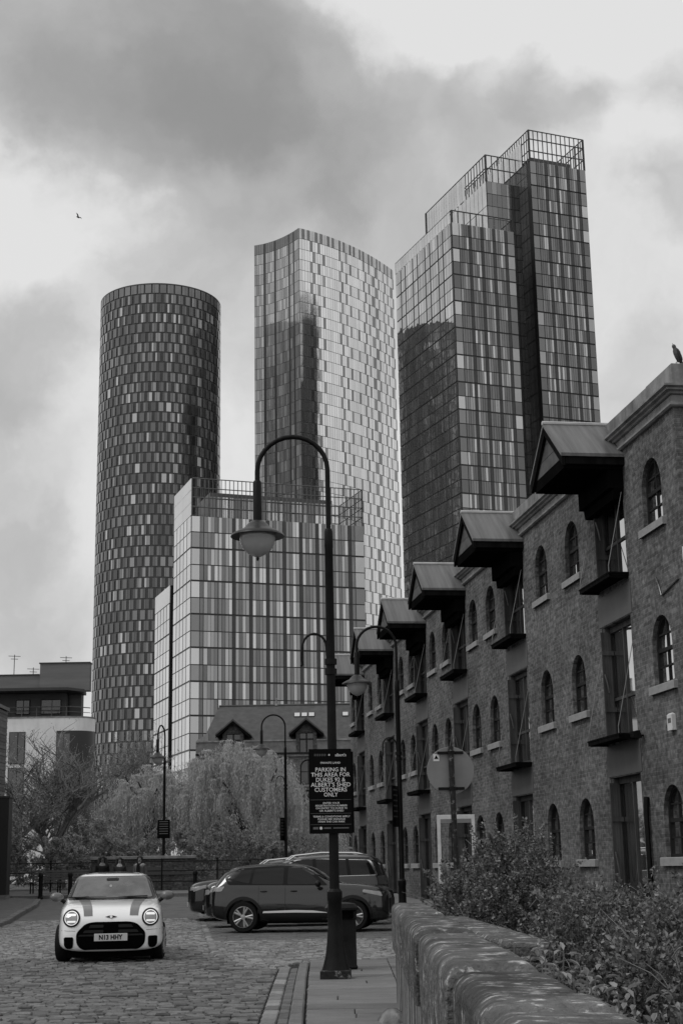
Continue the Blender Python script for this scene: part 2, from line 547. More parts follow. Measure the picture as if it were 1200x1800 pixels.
# pale channel stones along the parking bays, and gutter slabs beside the kerb
chan = []
y = 25.6
while y < 47:
    L_ = rs.uniform(.35, .6)
    chan.append((edge_x(y + L_ / 2) - .15, edge_x(y + L_ / 2) - .0, y + .006, y + L_ - .006, gz(y) + .004, [rs.gauss(0, .004) for _ in range(4)], 1)); y += L_
y = 12.5
while y < 22.7:
    L_ = rs.uniform(.3, .55)
    k = kerb_x(y)
    chan.append((k - .29, k - .13, y + .006, y + L_ - .006, -.002, [rs.gauss(0, .003) for _ in range(4)], 1))
    y += L_
y = 12.5
while y < 22.7:
    k = kerb_x(y); L_ = rs.uniform(.12, .2)
    chan.append((k - .12, k - .01, y + .005, y + L_ - .005, -.012, [rs.gauss(0, .003) for _ in range(4)], 2))
    y += L_
setts += chan
SM = ['sett_dark', 'sett_light', 'sett_grey']
def area(s):
    p = project(((s[0] + s[1]) / 2, s[2], s[4]))
    if not p or not (-10 < p[0] < 1210 and p[1] < 1812):
        return 0
    return (s[1] - s[0]) * (s[3] - s[2]) / p[2] ** 3
setts.sort(key=area, reverse=True)
for s in setts[:300]:
    b = MB()
    cx_, cy_ = (s[0] + s[1]) / 2, (s[2] + s[3]) / 2
    b.bevbox(s[0] - cx_, s[1] - cx_, s[2] - cy_, s[3] - cy_, -.05, 0, .012, 0, None, s[5])
    b.build('sett', SM[s[6]], road, (cx_, cy_, s[4]))
far = MB()
for s in setts[300:]:
    far.bevbox(s[0], s[1], s[2], s[3], s[4] - .05, s[4], .012, s[6], None, s[5])
tag(far.build('sett_field', SM, road), kind='stuff')
# road beyond the laid-out setts
sheet('road_surface', [(y, -30, 14, -.012) for y in (44, 46, 48, 52, 56, 59.0)], 'asphalt')

# near pavement (kerb stones, flags)
pave = sheet('pavement', [(y, kerb_x(y), .62 if y < 16.4 else 1.7, -.02) for y in (4, 8, 12, 16, 16.6, 20, 23.4, 24)], 'joint')
y = 6.0
KZ = .03
while y < 23.2:
    L_ = min(rs.uniform(.75, 1.1), 23.6 - y)
    k0 = kerb_x(y + L_ / 2)
    MB().bevbox(-.07, .07, -L_ / 2 + .006, L_ / 2 - .006, -.2, 0, .018, 0, None, [rs.gauss(0, .004) for _ in range(4)]).build(
        'kerb_stone', 'kerb', pave, (k0 + .07, y + L_ / 2, KZ), (0, 0, .0175))
    y += L_
y = 6.0
while y < 23.9:
    d = rs.uniform(.42, .72)
    x0 = kerb_x(y) + .155
    x1 = .60
    cuts = [x0] + sorted(rs.sample([x0 + .35, x0 + .5, x0 + .62, x0 + .75], rs.choice((0, 1, 1)))) + [x1]
    if y > 16.5:
        cuts += [1.1, 1.65]
    for a, c in zip(cuts, cuts[1:]):
        MB().bevbox(-(c - a) / 2 + .006, (c - a) / 2 - .006, -d / 2 + .006, d / 2 - .006, -.07, 0, .008, 0, None, [rs.gauss(0, .004) for _ in range(4)]).build(
            'flagstone', 'flag', pave, ((a + c) / 2, y + d / 2, KZ - .006), (0, 0, rs.gauss(0, .008)))
    y += d
# far pavement at the canal edge and the raised corner on the left
fp = MB()
def slab(b, pts, h, mi=0):
    n = len(pts)
    vs = [(x, y, gz(y) - .05) for x, y in pts] + [(x, y, gz(y) + h) for x, y in pts]
    b.add(vs, [tuple(range(n, 2 * n))] + [(i, (i + 1) % n, n + (i + 1) % n, n + i) for i in range(n)], mi)
slab(fp, [(-30, 59), (-2.2, 59), (-2.2, 70), (-30, 70)], .12)
tag(fp.build('footpath', 'flag'), kind='structure')
lp = MB()
slab(lp, [(-26, 40), (-9.6, 40), (-9.8, 43), (-10.3, 47), (-10.9, 52), (-11.6, 56), (-12.6, 57.4), (-26, 58)], .11)
lpo = tag(lp.build('corner_pavement', 'asphalt'), kind='structure')
x_pts = [(-9.6, 40), (-9.8, 43), (-10.3, 47), (-10.9, 52), (-11.6, 56)]
for (ax, ay), (bx, by) in zip(x_pts, x_pts[1:]):
    nseg = max(1, int(round((by - ay) / 1.0)))
    for i in range(nseg):
        t0, t1 = i / nseg, (i + 1) / nseg
        xa, ya, xb, yb = lerp(ax, bx, t0), lerp(ay, by, t0), lerp(ax, bx, t1), lerp(ay, by, t1)
        L_ = math.hypot(xb - xa, yb - ya)
        MB().bevbox(-.01, .17, -L_ / 2 + .006, L_ / 2 - .006, -.2, 0, .02).build('kerb_stone', 'kerb', lpo, ((xa + xb) / 2, (ya + yb) / 2, gz((ya + yb) / 2) + .125), (0, 0, math.atan2(-(xb - xa), yb - ya)))
for i in range(27):
    MB().bevbox(-.5 + .005, .5 - .005, -.15, 0, -.2, 0, .015).build('kerb_stone', 'kerb', None, (-28.6 + i, 59.0, gz(59) + .126)).parent = bpy.data.objects['footpath']
rp = MB()
slab(rp, [(1.5, 37.2), (6, 36), (4.8, 45), (.2, 66), (-2.2, 66), (-2.2, 59), (.4, 48)], .11)
tag(rp.build('warehouse_pavement', 'flag'), kind='structure')

# ------------------------------------------------------------------ brick warehouse on the right
WH = thing('warehouse', 'long dark brick warehouse with arched windows and gabled loading hoods, along the right', 'warehouse', (5.878, 24.566, 0), R(98.2))
WL, WD, WZ = 39.7, 12.0, 9.30
WIN_X = [1.35, 6.4, 8.85, 13.83, 15.9, 19.6, 21.6, 25.27, 27.2, 31.9, 34.1, 38.75]
COL_X = [3.8, 11.35, 17.75, 23.55, 29.7, 36.6]
SILL_Z = [1.52, 4.52, 7.44]
HW, SPR = .5, .70                       # window half width, springing height
CHW = .88                               # loading opening half width
DOORS = [(-.3, 3.06), (3.78, 6.04), (6.84, 9.2)]
def arch(c, z0, hw=HW, spr=SPR, n=12):
    return [(c - hw, z0), (c + hw, z0), (c + hw, z0 + spr)] + [(c + hw * math.cos(math.pi * i / n), z0 + spr + hw * 1.08 * math.sin(math.pi * i / n)) for i in range(1, n)] + [(c - hw, z0 + spr)]
def wall_strip(b, x0, x1, z0, z1, holes, depth, mi=0, rmi=0):
    loops = [[Vector((x0, z0, 0)), Vector((x1, z0, 0)), Vector((x1, z1, 0)), Vector((x0, z1, 0))]] + [[Vector((p[0], p[1], 0)) for p in h] for h in holes]
    flat = [p for l in loops for p in l]
    tris = tessellate_polygon(loops)
    fs = []
    for t in tris:
        a, c, d = (flat[i] for i in t)
        nz = (c - a).cross(d - a).z
        fs.append(tuple(t) if nz < 0 else tuple(t[::-1]))   # outward = +y
    b.add([(p.x, 0, p.y) for p in flat], fs, mi)
    for h, dp in zip(holes, depth):
        n = len(h)
        b.add([(p[0], 0, p[1]) for p in h] + [(p[0], -dp, p[1]) for p in h], [(i, n + i, n + (i + 1) % n, (i + 1) % n) for i in range(n)], rmi)
feats = sorted([(x, 'w') for x in WIN_X] + [(x, 'c') for x in COL_X])
bounds = [0.0] + [(a[0] + (CHW + .12 if a[1] == 'c' else HW) + b_[0] - (CHW + .12 if b_[1] == 'c' else HW)) / 2 for a, b_ in zip(feats, feats[1:])] + [WL]
wb = MB()
for i, (c, k) in enumerate(feats):
    if k == 'w':
        hs = [arch(c, z) for z in SILL_Z]; dp = [.34] * 3
    else:
        hs = [[(c - CHW, a), (c + CHW, a), (c + CHW, e), (c - CHW, e)] for a, e in DOORS]; dp = [.62] * 3
    wall_strip(wb, bounds[i], bounds[i + 1], -.6, WZ, hs, dp)
# near end wall (turns the corner to the right) and the far end, back
wb.add([(0, 0, -.6), (0, -WD, -.6), (0, -WD, WZ), (0, 0, WZ)], [(0, 1, 2, 3)])
wb.add([(WL, 0, -.6), (WL, -WD, -.6), (WL, -WD, WZ), (WL, 0, WZ)], [(3, 2, 1, 0)])
wb.add([(0, -WD, -.6), (WL, -WD, -.6), (WL, -WD, WZ), (0, -WD, WZ)], [(0, 1, 2, 3)])
wb.build('brick_wall', 'brick', WH)
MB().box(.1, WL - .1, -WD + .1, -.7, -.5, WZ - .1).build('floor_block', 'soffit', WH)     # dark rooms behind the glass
# cornice: string, frieze and projecting corona, running round the near corner
def cornice(name, prof, m):
    b = MB()
    n = len(prof)
    ring = []
    for (px_, corner) in ((WL, 0), (0, 1), (0, 2)):
        for (o, z) in prof:
            if corner == 0: ring.append((WL, o, z))
            elif corner == 1: ring.append((-o, o, z))
            else: ring.append((-o, -WD, z))
    fs = []
    for s_ in (0, 1):
        for i in range(n - 1):
            fs.append((s_ * n + i, s_ * n + i + 1, (s_ + 1) * n + i + 1, (s_ + 1) * n + i))
    fs.append(tuple(range(n)))
    b.add(ring, fs)
    return b.build(name, m, WH)
cornice('string_course', [(0, 9.24), (.05, 9.24), (.085, 9.265), (.085, 9.30), (.05, 9.325), (.03, 9.325)], 'stone_trim')
cornice('frieze', [(.03, 9.325), (.03, 9.46), (.05, 9.46)], 'stone_trim')
cornice('corona', [(.03, 9.46), (.075, 9.475), (.09, 9.51), (.15, 9.525), (.155, 9.56), (.21, 9.58), (.21, 9.615), (.0, 9.64), (-.3, 9.64)], 'stone_trim')
x = 0.0
while x < WL - .2:
    l = min(random.uniform(1.15, 1.7), WL - x)
    MB().bevbox(x + .004, x + l - .004, -.32, -.02 + random.gauss(0, .003), 9.635, 10.06 + random.gauss(0, .006), .015).build('parapet_block', 'parapet', WH)
    x += l
for k in range(5):
    MB().bevbox(.02, .32, -.36 - k * 1.6 - 1.59, -.36 - k * 1.6, 9.635, 10.06, .015).build('parapet_block', 'parapet', WH)

# one window: frame with glazing bars > panes, sill
def window_meshes():
    b = MB()
    outer = arch(0, 0); inner = arch(0, .06, HW - .055, SPR - .06)
    n = len(outer)
    b.add([(p[0], -.085, p[1]) for p in outer] + [(p[0], -.085, p[1]) for p in inner] + [(p[0], -.16, p[1]) for p in inner],
          [(i, n + i, n + (i + 1) % n, (i + 1) % n) for i in range(n)] + [(n + i, 2 * n + i, 2 * n + (i + 1) % n, n + (i + 1) % n) for i in range(n)])
    b.box(-.02, .02, -.145, -.098, .05, 1.22)
    b.box(-.45, .45, -.15, -.09, .60, .665)
    b.box(-.45, .45, -.145, -.1, .32, .35)
    b.box(-.44, .44, -.145, -.1, .90, .93)
    fr = b.mesh('window', 'frame_dark')
    panes = []
    zs = [(.05, .335), (.335, .63), (.63, .915), (.915, 1.22)]
    for s_ in (-1, 1):
        for z0, z1 in zs:
            pts = []
            for i in range(5):
                z = lerp(z0, z1, i / 4)
                hw = HW - .03 if z <= SPR else max(.03, (HW - .03) * math.sqrt(max(0, 1 - ((z - SPR) / (HW * 1.06)) ** 2)))
                pts.append((hw, z))
            poly = [(0, z0)] + pts + [(0, z1)]
            if s_ < 0:
                poly = [(-a, z) for a, z in poly[::-1]]
            pb = MB()
            tl = random.gauss(0, .006)
            pb.add([(a, -.125 + tl * a * 2, z) for a, z in poly], [tuple(range(len(poly)))[::-1]])
            panes.append(pb.mesh('pane', 'win_glass'))
    sb = MB().bevbox(-.64, .64, -.12, .075, -.145, 0, .012)
    return fr, panes, sb.mesh('sill', 'sill')
WF, WP, WS = window_meshes()
for c in WIN_X:
    for z in SILL_Z:
        w = link('window', WF, WH, (c, 0, z))
        for p in WP:
            link('pane', p, w)
        link('sill', WS, w)
# loading openings: jamb frame, glazed screen, open leaf on the far jamb, sill platform on chains, steel lintel
def door_meshes(h, ground):
    fr = MB()
    fr.box(CHW - .13, CHW - .004, -.12, -.015, 0, h - .004)                 # timber post on the far jamb
    fr.box(-CHW + .004, -CHW + .09, -.215, -.125, 0, h - .004)
    fr.box(CHW - .1, CHW - .004, -.215, -.125, 0, h - .004)
    fr.box(-CHW + .09, CHW - .1, -.215, -.125, h - .12, h - .004)
    fr.box(-CHW + .09, CHW - .1, -.215, -.125, 0, .1)
    fr.box(-.03, .03, -.205, -.135, .1, h - .12)
    if not ground:
        fr.box(-CHW + .09, CHW - .1, -.2, -.14, .78, .84)
    leaf = MB()
    for i in range(4):
        leaf.box(CHW - .165, CHW - .135, -.12 + i * .05, -.073 + i * .05, .03, h - .1)
    leaf.box(CHW - .185, CHW - .165, -.16, .07, h * .25, h * .25 + .09)
    leaf.box(CHW - .185, CHW - .165, -.16, .07, h * .75, h * .75 + .09)
    handle = MB().tube([(CHW - .18, -.02, h * .42), (CHW - .22, .02, h * .5), (CHW - .18, .05, h * .58)], .014, 5)
    pane = []
    for s_ in (-1, 1):
        for z0, z1 in ([(.1, h - .12)] if ground else [(.1, .78), (.84, h - .12)]):
            a, c = (-CHW + .09, -.03) if s_ < 0 else (.03, CHW - .1)
            pane.append(MB().add([(a, -.17, z0), (c, -.17, z0), (c, -.17, z1), (a, -.17, z1)], [(3, 2, 1, 0)]).mesh('pane', 'win_glass'))
    return (fr.mesh('loading_door', 'timber'), leaf.mesh('door_leaf', 'timber'), handle.mesh('handle', 'chain', 40), pane)
DM = [door_meshes(e - a, i == 0) for i, (a, e) in enumerate(DOORS)]
pb = MB()
pb.box(-.94, .94, .005, .38, -.06, -.02); pb.box(-.96, .96, .0, .41, -.02, .01); pb.box(-.94, .94, .36, .40, -.09, -.02); pb.box(-.92, -.86, .01, .36, -.10, -.06); pb.box(.86, .92, .01, .36, -.10, -.06)
PLAT = pb.mesh('platform', 'timber_dark')
CHAINS = [MB().tube([(s_ * .91, .38, 0), (s_ * .91, .38, .14), (s_ * .95, .02, 1.7)], [.014, .010, .007], 4).mesh('chain', 'chain') for s_ in (-1, 1)]
LINT = MB().box(-1.0, 1.0, -.3, .012, -.60, -.002).mesh('lintel_beam', 'lintel')
HOODS = {}
def hood_meshes():
    z0, ze, zr, yo, hw = 8.87, 9.1, 10.02, 1.25, 1.06
    b = MB()     # boxed soffit and corbel block
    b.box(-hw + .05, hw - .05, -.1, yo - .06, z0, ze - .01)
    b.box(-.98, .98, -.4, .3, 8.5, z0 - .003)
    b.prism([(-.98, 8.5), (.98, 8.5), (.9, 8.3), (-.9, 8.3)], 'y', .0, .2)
    roof = []
    for s_ in (-1, 1):
        r = MB()
        t = .05
        dx, dz = hw + .08, zr - ze + .06
        poly = [(s_ * (hw + .08), ze - .02), (s_ * (hw + .08), ze + .045), (0, zr + t), (0, zr - .01)]
        r.prism(poly if s_ > 0 else poly[::-1], 'y', -.35, yo + .02)
        roof.append(r.mesh('roof_slope', 'lead', 30))
    ridge = MB().tube([(0, -.35, zr + .06), (0, yo + .03, zr + .06)], .045, 7).mesh('ridge_roll', 'lead_flash', 40)
    gable = []
    cuts = [ze, ze + .28, ze + .56, zr - .04]
    for a, c in zip(cuts, cuts[1:]):
        wa = (hw - .06) * (zr - a) / (zr - ze); wc = max(.02, (hw - .06) * (zr - c) / (zr - ze))
        gable.append(MB().prism([(-wa, a + .006), (wa, a + .006), (wc, c - .004), (-wc, c - .004)], 'y', yo - .11, yo - .06).mesh('gable_board', 'gable_board'))
    barge = []
    for s_ in (-1, 1):
        poly = [(s_ * (hw + .06), ze - .2), (s_ * (hw + .06), ze - .025), (0, zr - .015), (0, zr - .2)]
        barge.append(MB().prism(poly if s_ > 0 else poly[::-1], 'y', yo - .06, yo + .0).mesh('barge_board', 'timber_dark'))
    fas = []
    for s_ in (-1, 1):
        a, c = sorted((s_ * (hw - .05), s_ * (hw + .06)))
        fas.append(MB().box(a, c, -.02, yo - .07, z0 + .06, ze - .03).mesh('fascia', 'timber_dark'))
    return b.mesh('loading_hood', 'soffit'), roof + [ridge] + gable + barge + fas
HB, HP = hood_meshes()
for c in COL_X:
    for i, (a, e) in enumerate(DOORS):
        fr, leaf, hd, panes = DM[i]
        d = link('loading_door', fr, WH, (c, 0, a))
        link('door_leaf', leaf, d); link('handle', hd, d)
        for p in panes:
            link('pane', p, d)
        if i:
            link('platform', PLAT, d)
            for c_ in CHAINS:
                link('chain', c_, d)
        if i < 2:
            link('lintel_beam', LINT, d, (0, 0, e - a + .62))
    h = link('loading_hood', HB, WH, (c, 0, 0))
    for p in HP:
        link(p.name.split('.')[0], p, h)

WMAT = Matrix.Translation((5.878, 24.566, 0)) @ Matrix.Rotation(R(98.2), 4, 'Z')
def wp(x, z, out=0.0):
    return WMAT @ Vector((x, out, z))
# fittings on the wall
t = thing('alarm_box', 'small white burglar alarm box on the brick wall below the first-floor window', 'alarm box', wp(1.05, 3.82), R(98.2))
MB().bevbox(-.12, .12, .002, .075, -.15, .15, .03, 0, Matrix.Rotation(0, 4, 'X')).build('case', 'white_plastic', t, smooth=30)
MB().box(-.07, .07, .078, .081, -.02, .06).build('label_panel', 'sign_grey', t)
t = thing('security_camera', 'white dome security camera on the near corner of the warehouse, at the right edge', 'security camera', wp(0, 6.42, -.03), R(188.2))
MB().box(-.06, .06, .002, .03, .05, .3).build('wall_plate', 'white_plastic', t)
MB().tube([(0, .03, .22), (0, .22, .22), (0, .28, .16), (0, .28, .1)], .03, 8).build('bracket', 'white_plastic', t, smooth=40)
MB().lathe([(.06, .12), (.10, .08), (.125, 0), (.12, -.03)], 14, (0, .28, 0)).build('housing', 'white_plastic', t, smooth=40)
MB().lathe([(.115, -.03), (.10, -.08), (.05, -.125), (.005, -.14)], 14, (0, .28, 0)).build('dome', 'win_glass', t, smooth=40)
t = thing('floodlight', 'black floodlight fixed beside the first-floor loading platform', 'floodlight', wp(2.62, 3.72), R(98.2))
MB().tube([(0, 0, 0), (0, .12, 0)], .02, 6).build('arm', 'black_paint', t)
MB().prism([(-.06, .0), (.1, .02), (.12, .12), (-.02, .14)], 'x', -.1, .1).build('lamp_body', 'black_paint', t, (0, .12, -.05))
t = thing('conduit', 'thin grey conduit bent across the brick wall near the corner', 'pipe', wp(.3, 6.1), R(98.2))
MB().tube([(0, .02, .12), (.85, .02, -.02), (.97, .02, .2), (1.0, .05, .34)], .016, 5).build('pipe', 'chain', t)
t = thing('downpipe', 'black iron drainpipe beside the nearest ground-floor loading door', 'pipe', wp(2.55, -.3), R(98.2))
MB().tube([(0, .07, 0), (0, .07, 2.6), (0, .05, 2.9)], .05, 8).build('pipe', 'black_paint', t, smooth=40)
MB().box(-.12, .12, .0, .2, .75, .95).build('hopper', 'black_paint', t)

# ------------------------------------------------------------------ stone parapet wall in the foreground
def wall_x(Y):
    return .36 + .0075 * Y
PW = thing('parapet_wall', 'weathered stone parapet wall with rounded lichen-covered coping in the right foreground', 'wall', (wall_x(9), 9, 0), 0)
b = MB()
ys = [1.5 + i * .5 for i in range(31)]
TH = .36
for ya, yb in zip(ys, ys[1:]):
    xa, xb = wall_x(ya) - wall_x(9), wall_x(yb) - wall_x(9)
    ya -= 9; yb -= 9
    b.add([(xa + .02, ya, -.1), (xb + .02, yb, -.1), (xb + .025, yb, .82), (xa + .025, ya, .82), (xa + TH - .02, ya, -.1), (xb + TH - .02, yb, -.1), (xb + TH - .025, yb, .82), (xa + TH - .025, ya, .82)],
          [(0, 1, 2, 3)[::-1], (4, 5, 6, 7)])
xe = wall_x(16.5) - wall_x(9)
b.add([(xe + .02, 7.5, -.1), (xe + TH - .02, 7.5, -.1), (xe + TH - .02, 7.5, .82), (xe + .02, 7.5, .82)], [(0, 1, 2, 3)[::-1]])
b.build('wall_body', 'wall_stone', PW)
# coping stones: rounded shoulders
def coping_profile():
    p = [(-.015, .60), (-.02, .80)]
    r = .075
    for i in range(7):
        a = math.pi - math.pi / 2 * i / 6
        p.append((-.02 + r + r * math.cos(a), .985 + r * math.sin(a) * 1.0))
    for i in range(7):
        a = math.pi / 2 - math.pi / 2 * i / 6
        p.append((TH + .02 - r + r * math.cos(a), .985 + r * math.sin(a) * .95))
    p += [(TH + .02, .80), (TH + .015, .60)]
    return p
prof = coping_profile()
y = 1.5
rr = random.Random(11)
for ci, L_ in enumerate((1.3, 1.35, .48, 1.42, 1.75, 1.6, 1.9, 1.7, 3.5)):
    b = MB()
    n = len(prof); st = 11
    dz = (0, .012, .016, -.016, .012, -.012, .010, -.010, .004)[ci]; dxo = (0, -.010, -.014, .014, -.012, .012, -.010, .008, 0)[ci]
    pts = []
    for i in range(st):
        t_ = (0, .006, .02, .06, .2, .5, .8, .94, .98, .994, 1)[i]
        yy = y + .014 + (L_ - .028) * t_
        end = min(t_, 1 - t_) * L_
        sh = -.04 * math.exp(-end / .03)
        ox = wall_x(yy) - wall_x(9)
        for (px_, pz) in prof:
            wob = .0025 * math.sin(px_ * 31 + yy * 5.1) + .002 * math.sin(yy * 9.7 + pz * 13)
            k = (px_ - TH / 2)
            pts.append((ox + dxo + TH / 2 + k * (1 + sh * 1.4) + wob * .4, yy - 9, pz + dz + (sh + wob if pz > .85 else 0)))
    fs = [(i * n + j, (i + 1) * n + j, (i + 1) * n + j + 1, i * n + j + 1) for i in range(st - 1) for j in range(n - 1)]
    fs += [tuple(range(n)), tuple(range((st - 1) * n, st * n))[::-1]]
    b.add(pts, fs)
    b.build('coping_stone', 'coping', PW, smooth=50)
    y += L_
t = thing('guard_stone', 'rounded guard stone at the foot of the foreground parapet wall', 'stone', (.40, 14.6, .02), 0)
b = MB(); b.ball((0, 0, -.08), (.16, .36, .2), 14, 9); b.build('stone', 'wall_stone', t, smooth=60)
t = thing('stone_slab_wall', 'low flat-topped stone wall half buried in the shrubs behind the parapet', 'wall', (1.08, 13, 0), R(2.0))
MB().bevbox(-.14, .14, -3.2, 2.7, -.1, .84, .02).build('wall_body', 'wall_stone', t)
for k in range(4):
    MB().bevbox(-.17, .17, -3.2 + k * 1.475, -3.2 + k * 1.475 + 1.465, .842, .95, .02).build('coping_stone', 'coping', t)

# ------------------------------------------------------------------ towers
mat('core_dark', .028, .35, .2, .3)
mat('core_mid', .09, .4, .2, .3)
mat('core_black', .012, .5, .2, .3)
mat('panel_dark', .06, .25, .12, .4, ior=1.4)
mat('panel_grey', .2, .3, .12, .4, metal=.7, island=.12)
mat('panel_light', .6, .3, .1, .4, metal=.7, island=.1)
mat('panel_pale', .72, .4, .06, .2, metal=.5, island=.04)
mat('fin', .05, .4, .2, 1)
mat('steel_frame', .10, .4, .2, 1)
glass_mat('glass_cyl', [(0, .11), (.22, .15), (.5, .2), (.78, .3), (.93, .5)], rough=.1)
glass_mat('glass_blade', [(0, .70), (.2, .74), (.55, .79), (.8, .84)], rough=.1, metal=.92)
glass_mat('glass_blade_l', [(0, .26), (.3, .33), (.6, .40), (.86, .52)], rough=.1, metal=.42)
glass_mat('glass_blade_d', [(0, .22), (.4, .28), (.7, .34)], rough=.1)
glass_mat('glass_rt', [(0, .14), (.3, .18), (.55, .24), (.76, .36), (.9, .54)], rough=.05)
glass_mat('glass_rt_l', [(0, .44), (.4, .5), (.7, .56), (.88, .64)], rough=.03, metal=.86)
glass_mat('glass_mr', [(0, .22), (.25, .29), (.5, .36), (.68, .5), (.84, .64)], rough=.06)
glass_mat('glass_mr_l', [(0, .66), (.5, .72), (.85, .78)], rough=.12)
glass_mat('glass_core', [(0, .17), (.5, .22), (.8, .3)], rough=.1)

class Panes:
    """every pane of a tower is a small slab; the 300 that show largest become parts of their own, the rest one part"""
    def __init__(s, mats):
        s.mats = mats; s.p = []; s.r = random.Random(77)
    def add(s, quad, n, depth, mi):
        s.p.append((quad, n, depth, mi))
    def face(s, A, B, rows, cols, depth=.12, inset=0.0):
        """A,B: ground points left to right seen from outside; rows: (z0,z1); cols: (u0,u1,mi) in metres"""
        A = Vector((A[0], A[1], 0)); B = Vector((B[0], B[1], 0))
        d = (B - A).normalized(); n = Vector((d.y, -d.x, 0))
        for ri, (z0, z1) in enumerate(rows):
            for c in (cols(ri) if callable(cols) else cols):
                a = A + d * c[0]; b = A + d * c[1]
                q = [Vector((a.x, a.y, z0)), Vector((b.x, b.y, z0)), Vector((b.x, b.y, z1)), Vector((a.x, a.y, z1))]
                s.add(q, n, depth, c[2])
    def slab(s, b, q, n, depth, mi, off=Vector((0, 0, 0))):
        ta, tb = s.r.gauss(0, .0035), s.r.gauss(0, .0035)      # no two panes hang quite true
        hw_ = (q[1] - q[0]).length / 2; hh_ = (q[3] - q[0]).length / 2
        f = [p + n * (depth + sx * hw_ * ta + sz * hh_ * tb) - off for p, (sx, sz) in zip(q, ((-1, -1), (1, -1), (1, 1), (-1, 1)))]; k = [p - off for p in q]
        b.add(f + k, [(0, 1, 2, 3), (1, 0, 4, 5), (2, 1, 5, 6), (3, 2, 6, 7), (0, 3, 7, 4)], mi)
    def finish(s, parent, name='window_pane', limit=300):
        o = parent.location
        def size(e):
            q = [project(p) for p in e[0]]
            if any(x is None for x in q):
                return 0
            a = 0
            for i in range(4):
                a += q[i][0] * q[(i + 1) % 4][1] - q[(i + 1) % 4][0] * q[i][1]
            cx_ = sum(x[0] for x in q) / 4; cy_ = sum(x[1] for x in q) / 4
            if a > 0 or not (0 < cx_ < 1200 and 0 < cy_ < 1300):
                return 0
            return -a
        lst = sorted(s.p, key=size, reverse=True)
        rest = MB()
        for i, (q, n, dp, mi) in enumerate(lst):
            if i < limit and size((q,)) > 0:
                b = MB(); c = q[0].copy()
                s.slab(b, q, n, dp, 0, c)
                b.build(name, s.mats[mi], parent, c - o)
            else:
                s.slab(rest, q, n, dp, mi, o)
        if rest.f:
            tag(rest.build(name + '_field', s.mats, parent), kind='stuff')
def core_prism(parent, pts, z0, z1, m, name='core'):
    o = parent.location
    b = MB(); b.prism([(p[0] - o.x, p[1] - o.y) for p in pts], 'z', z0, z1)
    return b.build(name, m, parent)
def rowlist(z0, z1, h, gap):
    r = []; z = z1
    while z - h > z0:
        r.append((z - h + gap, z)); z -= h
    return r

# ---- round tower
rt = random.Random(21)
CC, CR, CZ = Vector((-39.87, 308.4, 0)), 13.37, 125.2
CY = thing('round_tower', 'dark cylindrical glass tower standing left of the other high-rises', 'skyscraper', (CC.x, CC.y, 0))
b = MB(); b.lathe([(CR - .1, 0), (CR - .1, CZ - .25), (CR - .6, CZ - .25), (CR - .6, CZ - 2)], 96, cap0=False)
b.build('core', 'panel_dark', CY, smooth=40)
b = MB(); b.lathe([(CR + .06, CZ - .3), (CR + .06, CZ), (CR - .4, CZ), (CR - .4, CZ - .3)], 96, cap0=False, cap1=False)
b.build('roof_rim', 'fin', CY, smooth=40)
pn = Panes(['glass_cyl', 'panel_grey'])
NM = 52
for ri, (z0, z1) in enumerate(rowlist(1, CZ - .32, 2.235, .30)):
    for k in range(-17, 18):
        base = -math.pi / 2 - .13 + (k + (.5 if ri % 2 else 0)) * 2 * math.pi / NM
        wj = 2 * math.pi / NM
        top = ri == 0
        split = rt.choice((.3, .36, .42, .5)); wd = .62 if not top else .8
        cuts = [(0, split * wd), (split * wd + .03, wd)]
        if rt.random() < .2: cuts = [(0, wd)]
        for (u0, u1) in cuts:
            a0, a1 = base + u0 * wj, base + u1 * wj
            q = [CC + Vector((CR * math.cos(a), CR * math.sin(a), z)) for a, z in ((a0, z0), (a1, z0), (a1, z1), (a0, z1))]
            am = (a0 + a1) / 2
            pn.add(q, Vector((math.cos(am), math.sin(am), 0)), .05, 1 if top else 0)
pn.finish(CY)

# ---- blade tower: concave left side, bowed right side
def resample(pts, n):
    L_ = [0]
    for a, c in zip(pts, pts[1:]): L_.append(L_[-1] + (Vector(c) - Vector(a)).length)
    out = []
    for i in range(n + 1):
        t_ = L_[-1] * i / n
        for j in range(len(pts) - 1):
            if t_ <= L_[j + 1] + 1e-6:
                f = (t_ - L_[j]) / (L_[j + 1] - L_[j]); out.append(tuple(Vector(pts[j]).lerp(Vector(pts[j + 1]), f))); break
    return out
BLZ = 139.8
BL = thing('blade_tower', 'pale curved glass tower with staggered panels, in the middle of the skyline', 'skyscraper', (0, 312, 0))
def bez(p0, p1, p2, n):
    return [tuple((Vector(p0) * (1 - t_) ** 2 + Vector(p1) * 2 * t_ * (1 - t_) + Vector(p2) * t_ ** 2)) for t_ in [i / n for i in range(n + 1)]]
lc = bez((-18.84, 309.0), (-13.2, 307.4), (-8.39, 300.0), 24)
rc = bez((-8.39, 300.0), (3.6, 307.2), (13.25, 324.8), 48)
core_prism(BL, lc + rc[1:] + [(6, 336), (-14, 328)], 0, BLZ - .1, 'core_mid')
pn = Panes(['glass_blade', 'glass_blade_d', 'glass_blade_l', 'panel_dark', 'panel_grey', 'panel_light'])
rows = rowlist(2, BLZ, 2.5, .1)
NC = 48
rcs = resample([p[:2] for p in rc], NC); lcs = resample([p[:2] for p in lc], 24)
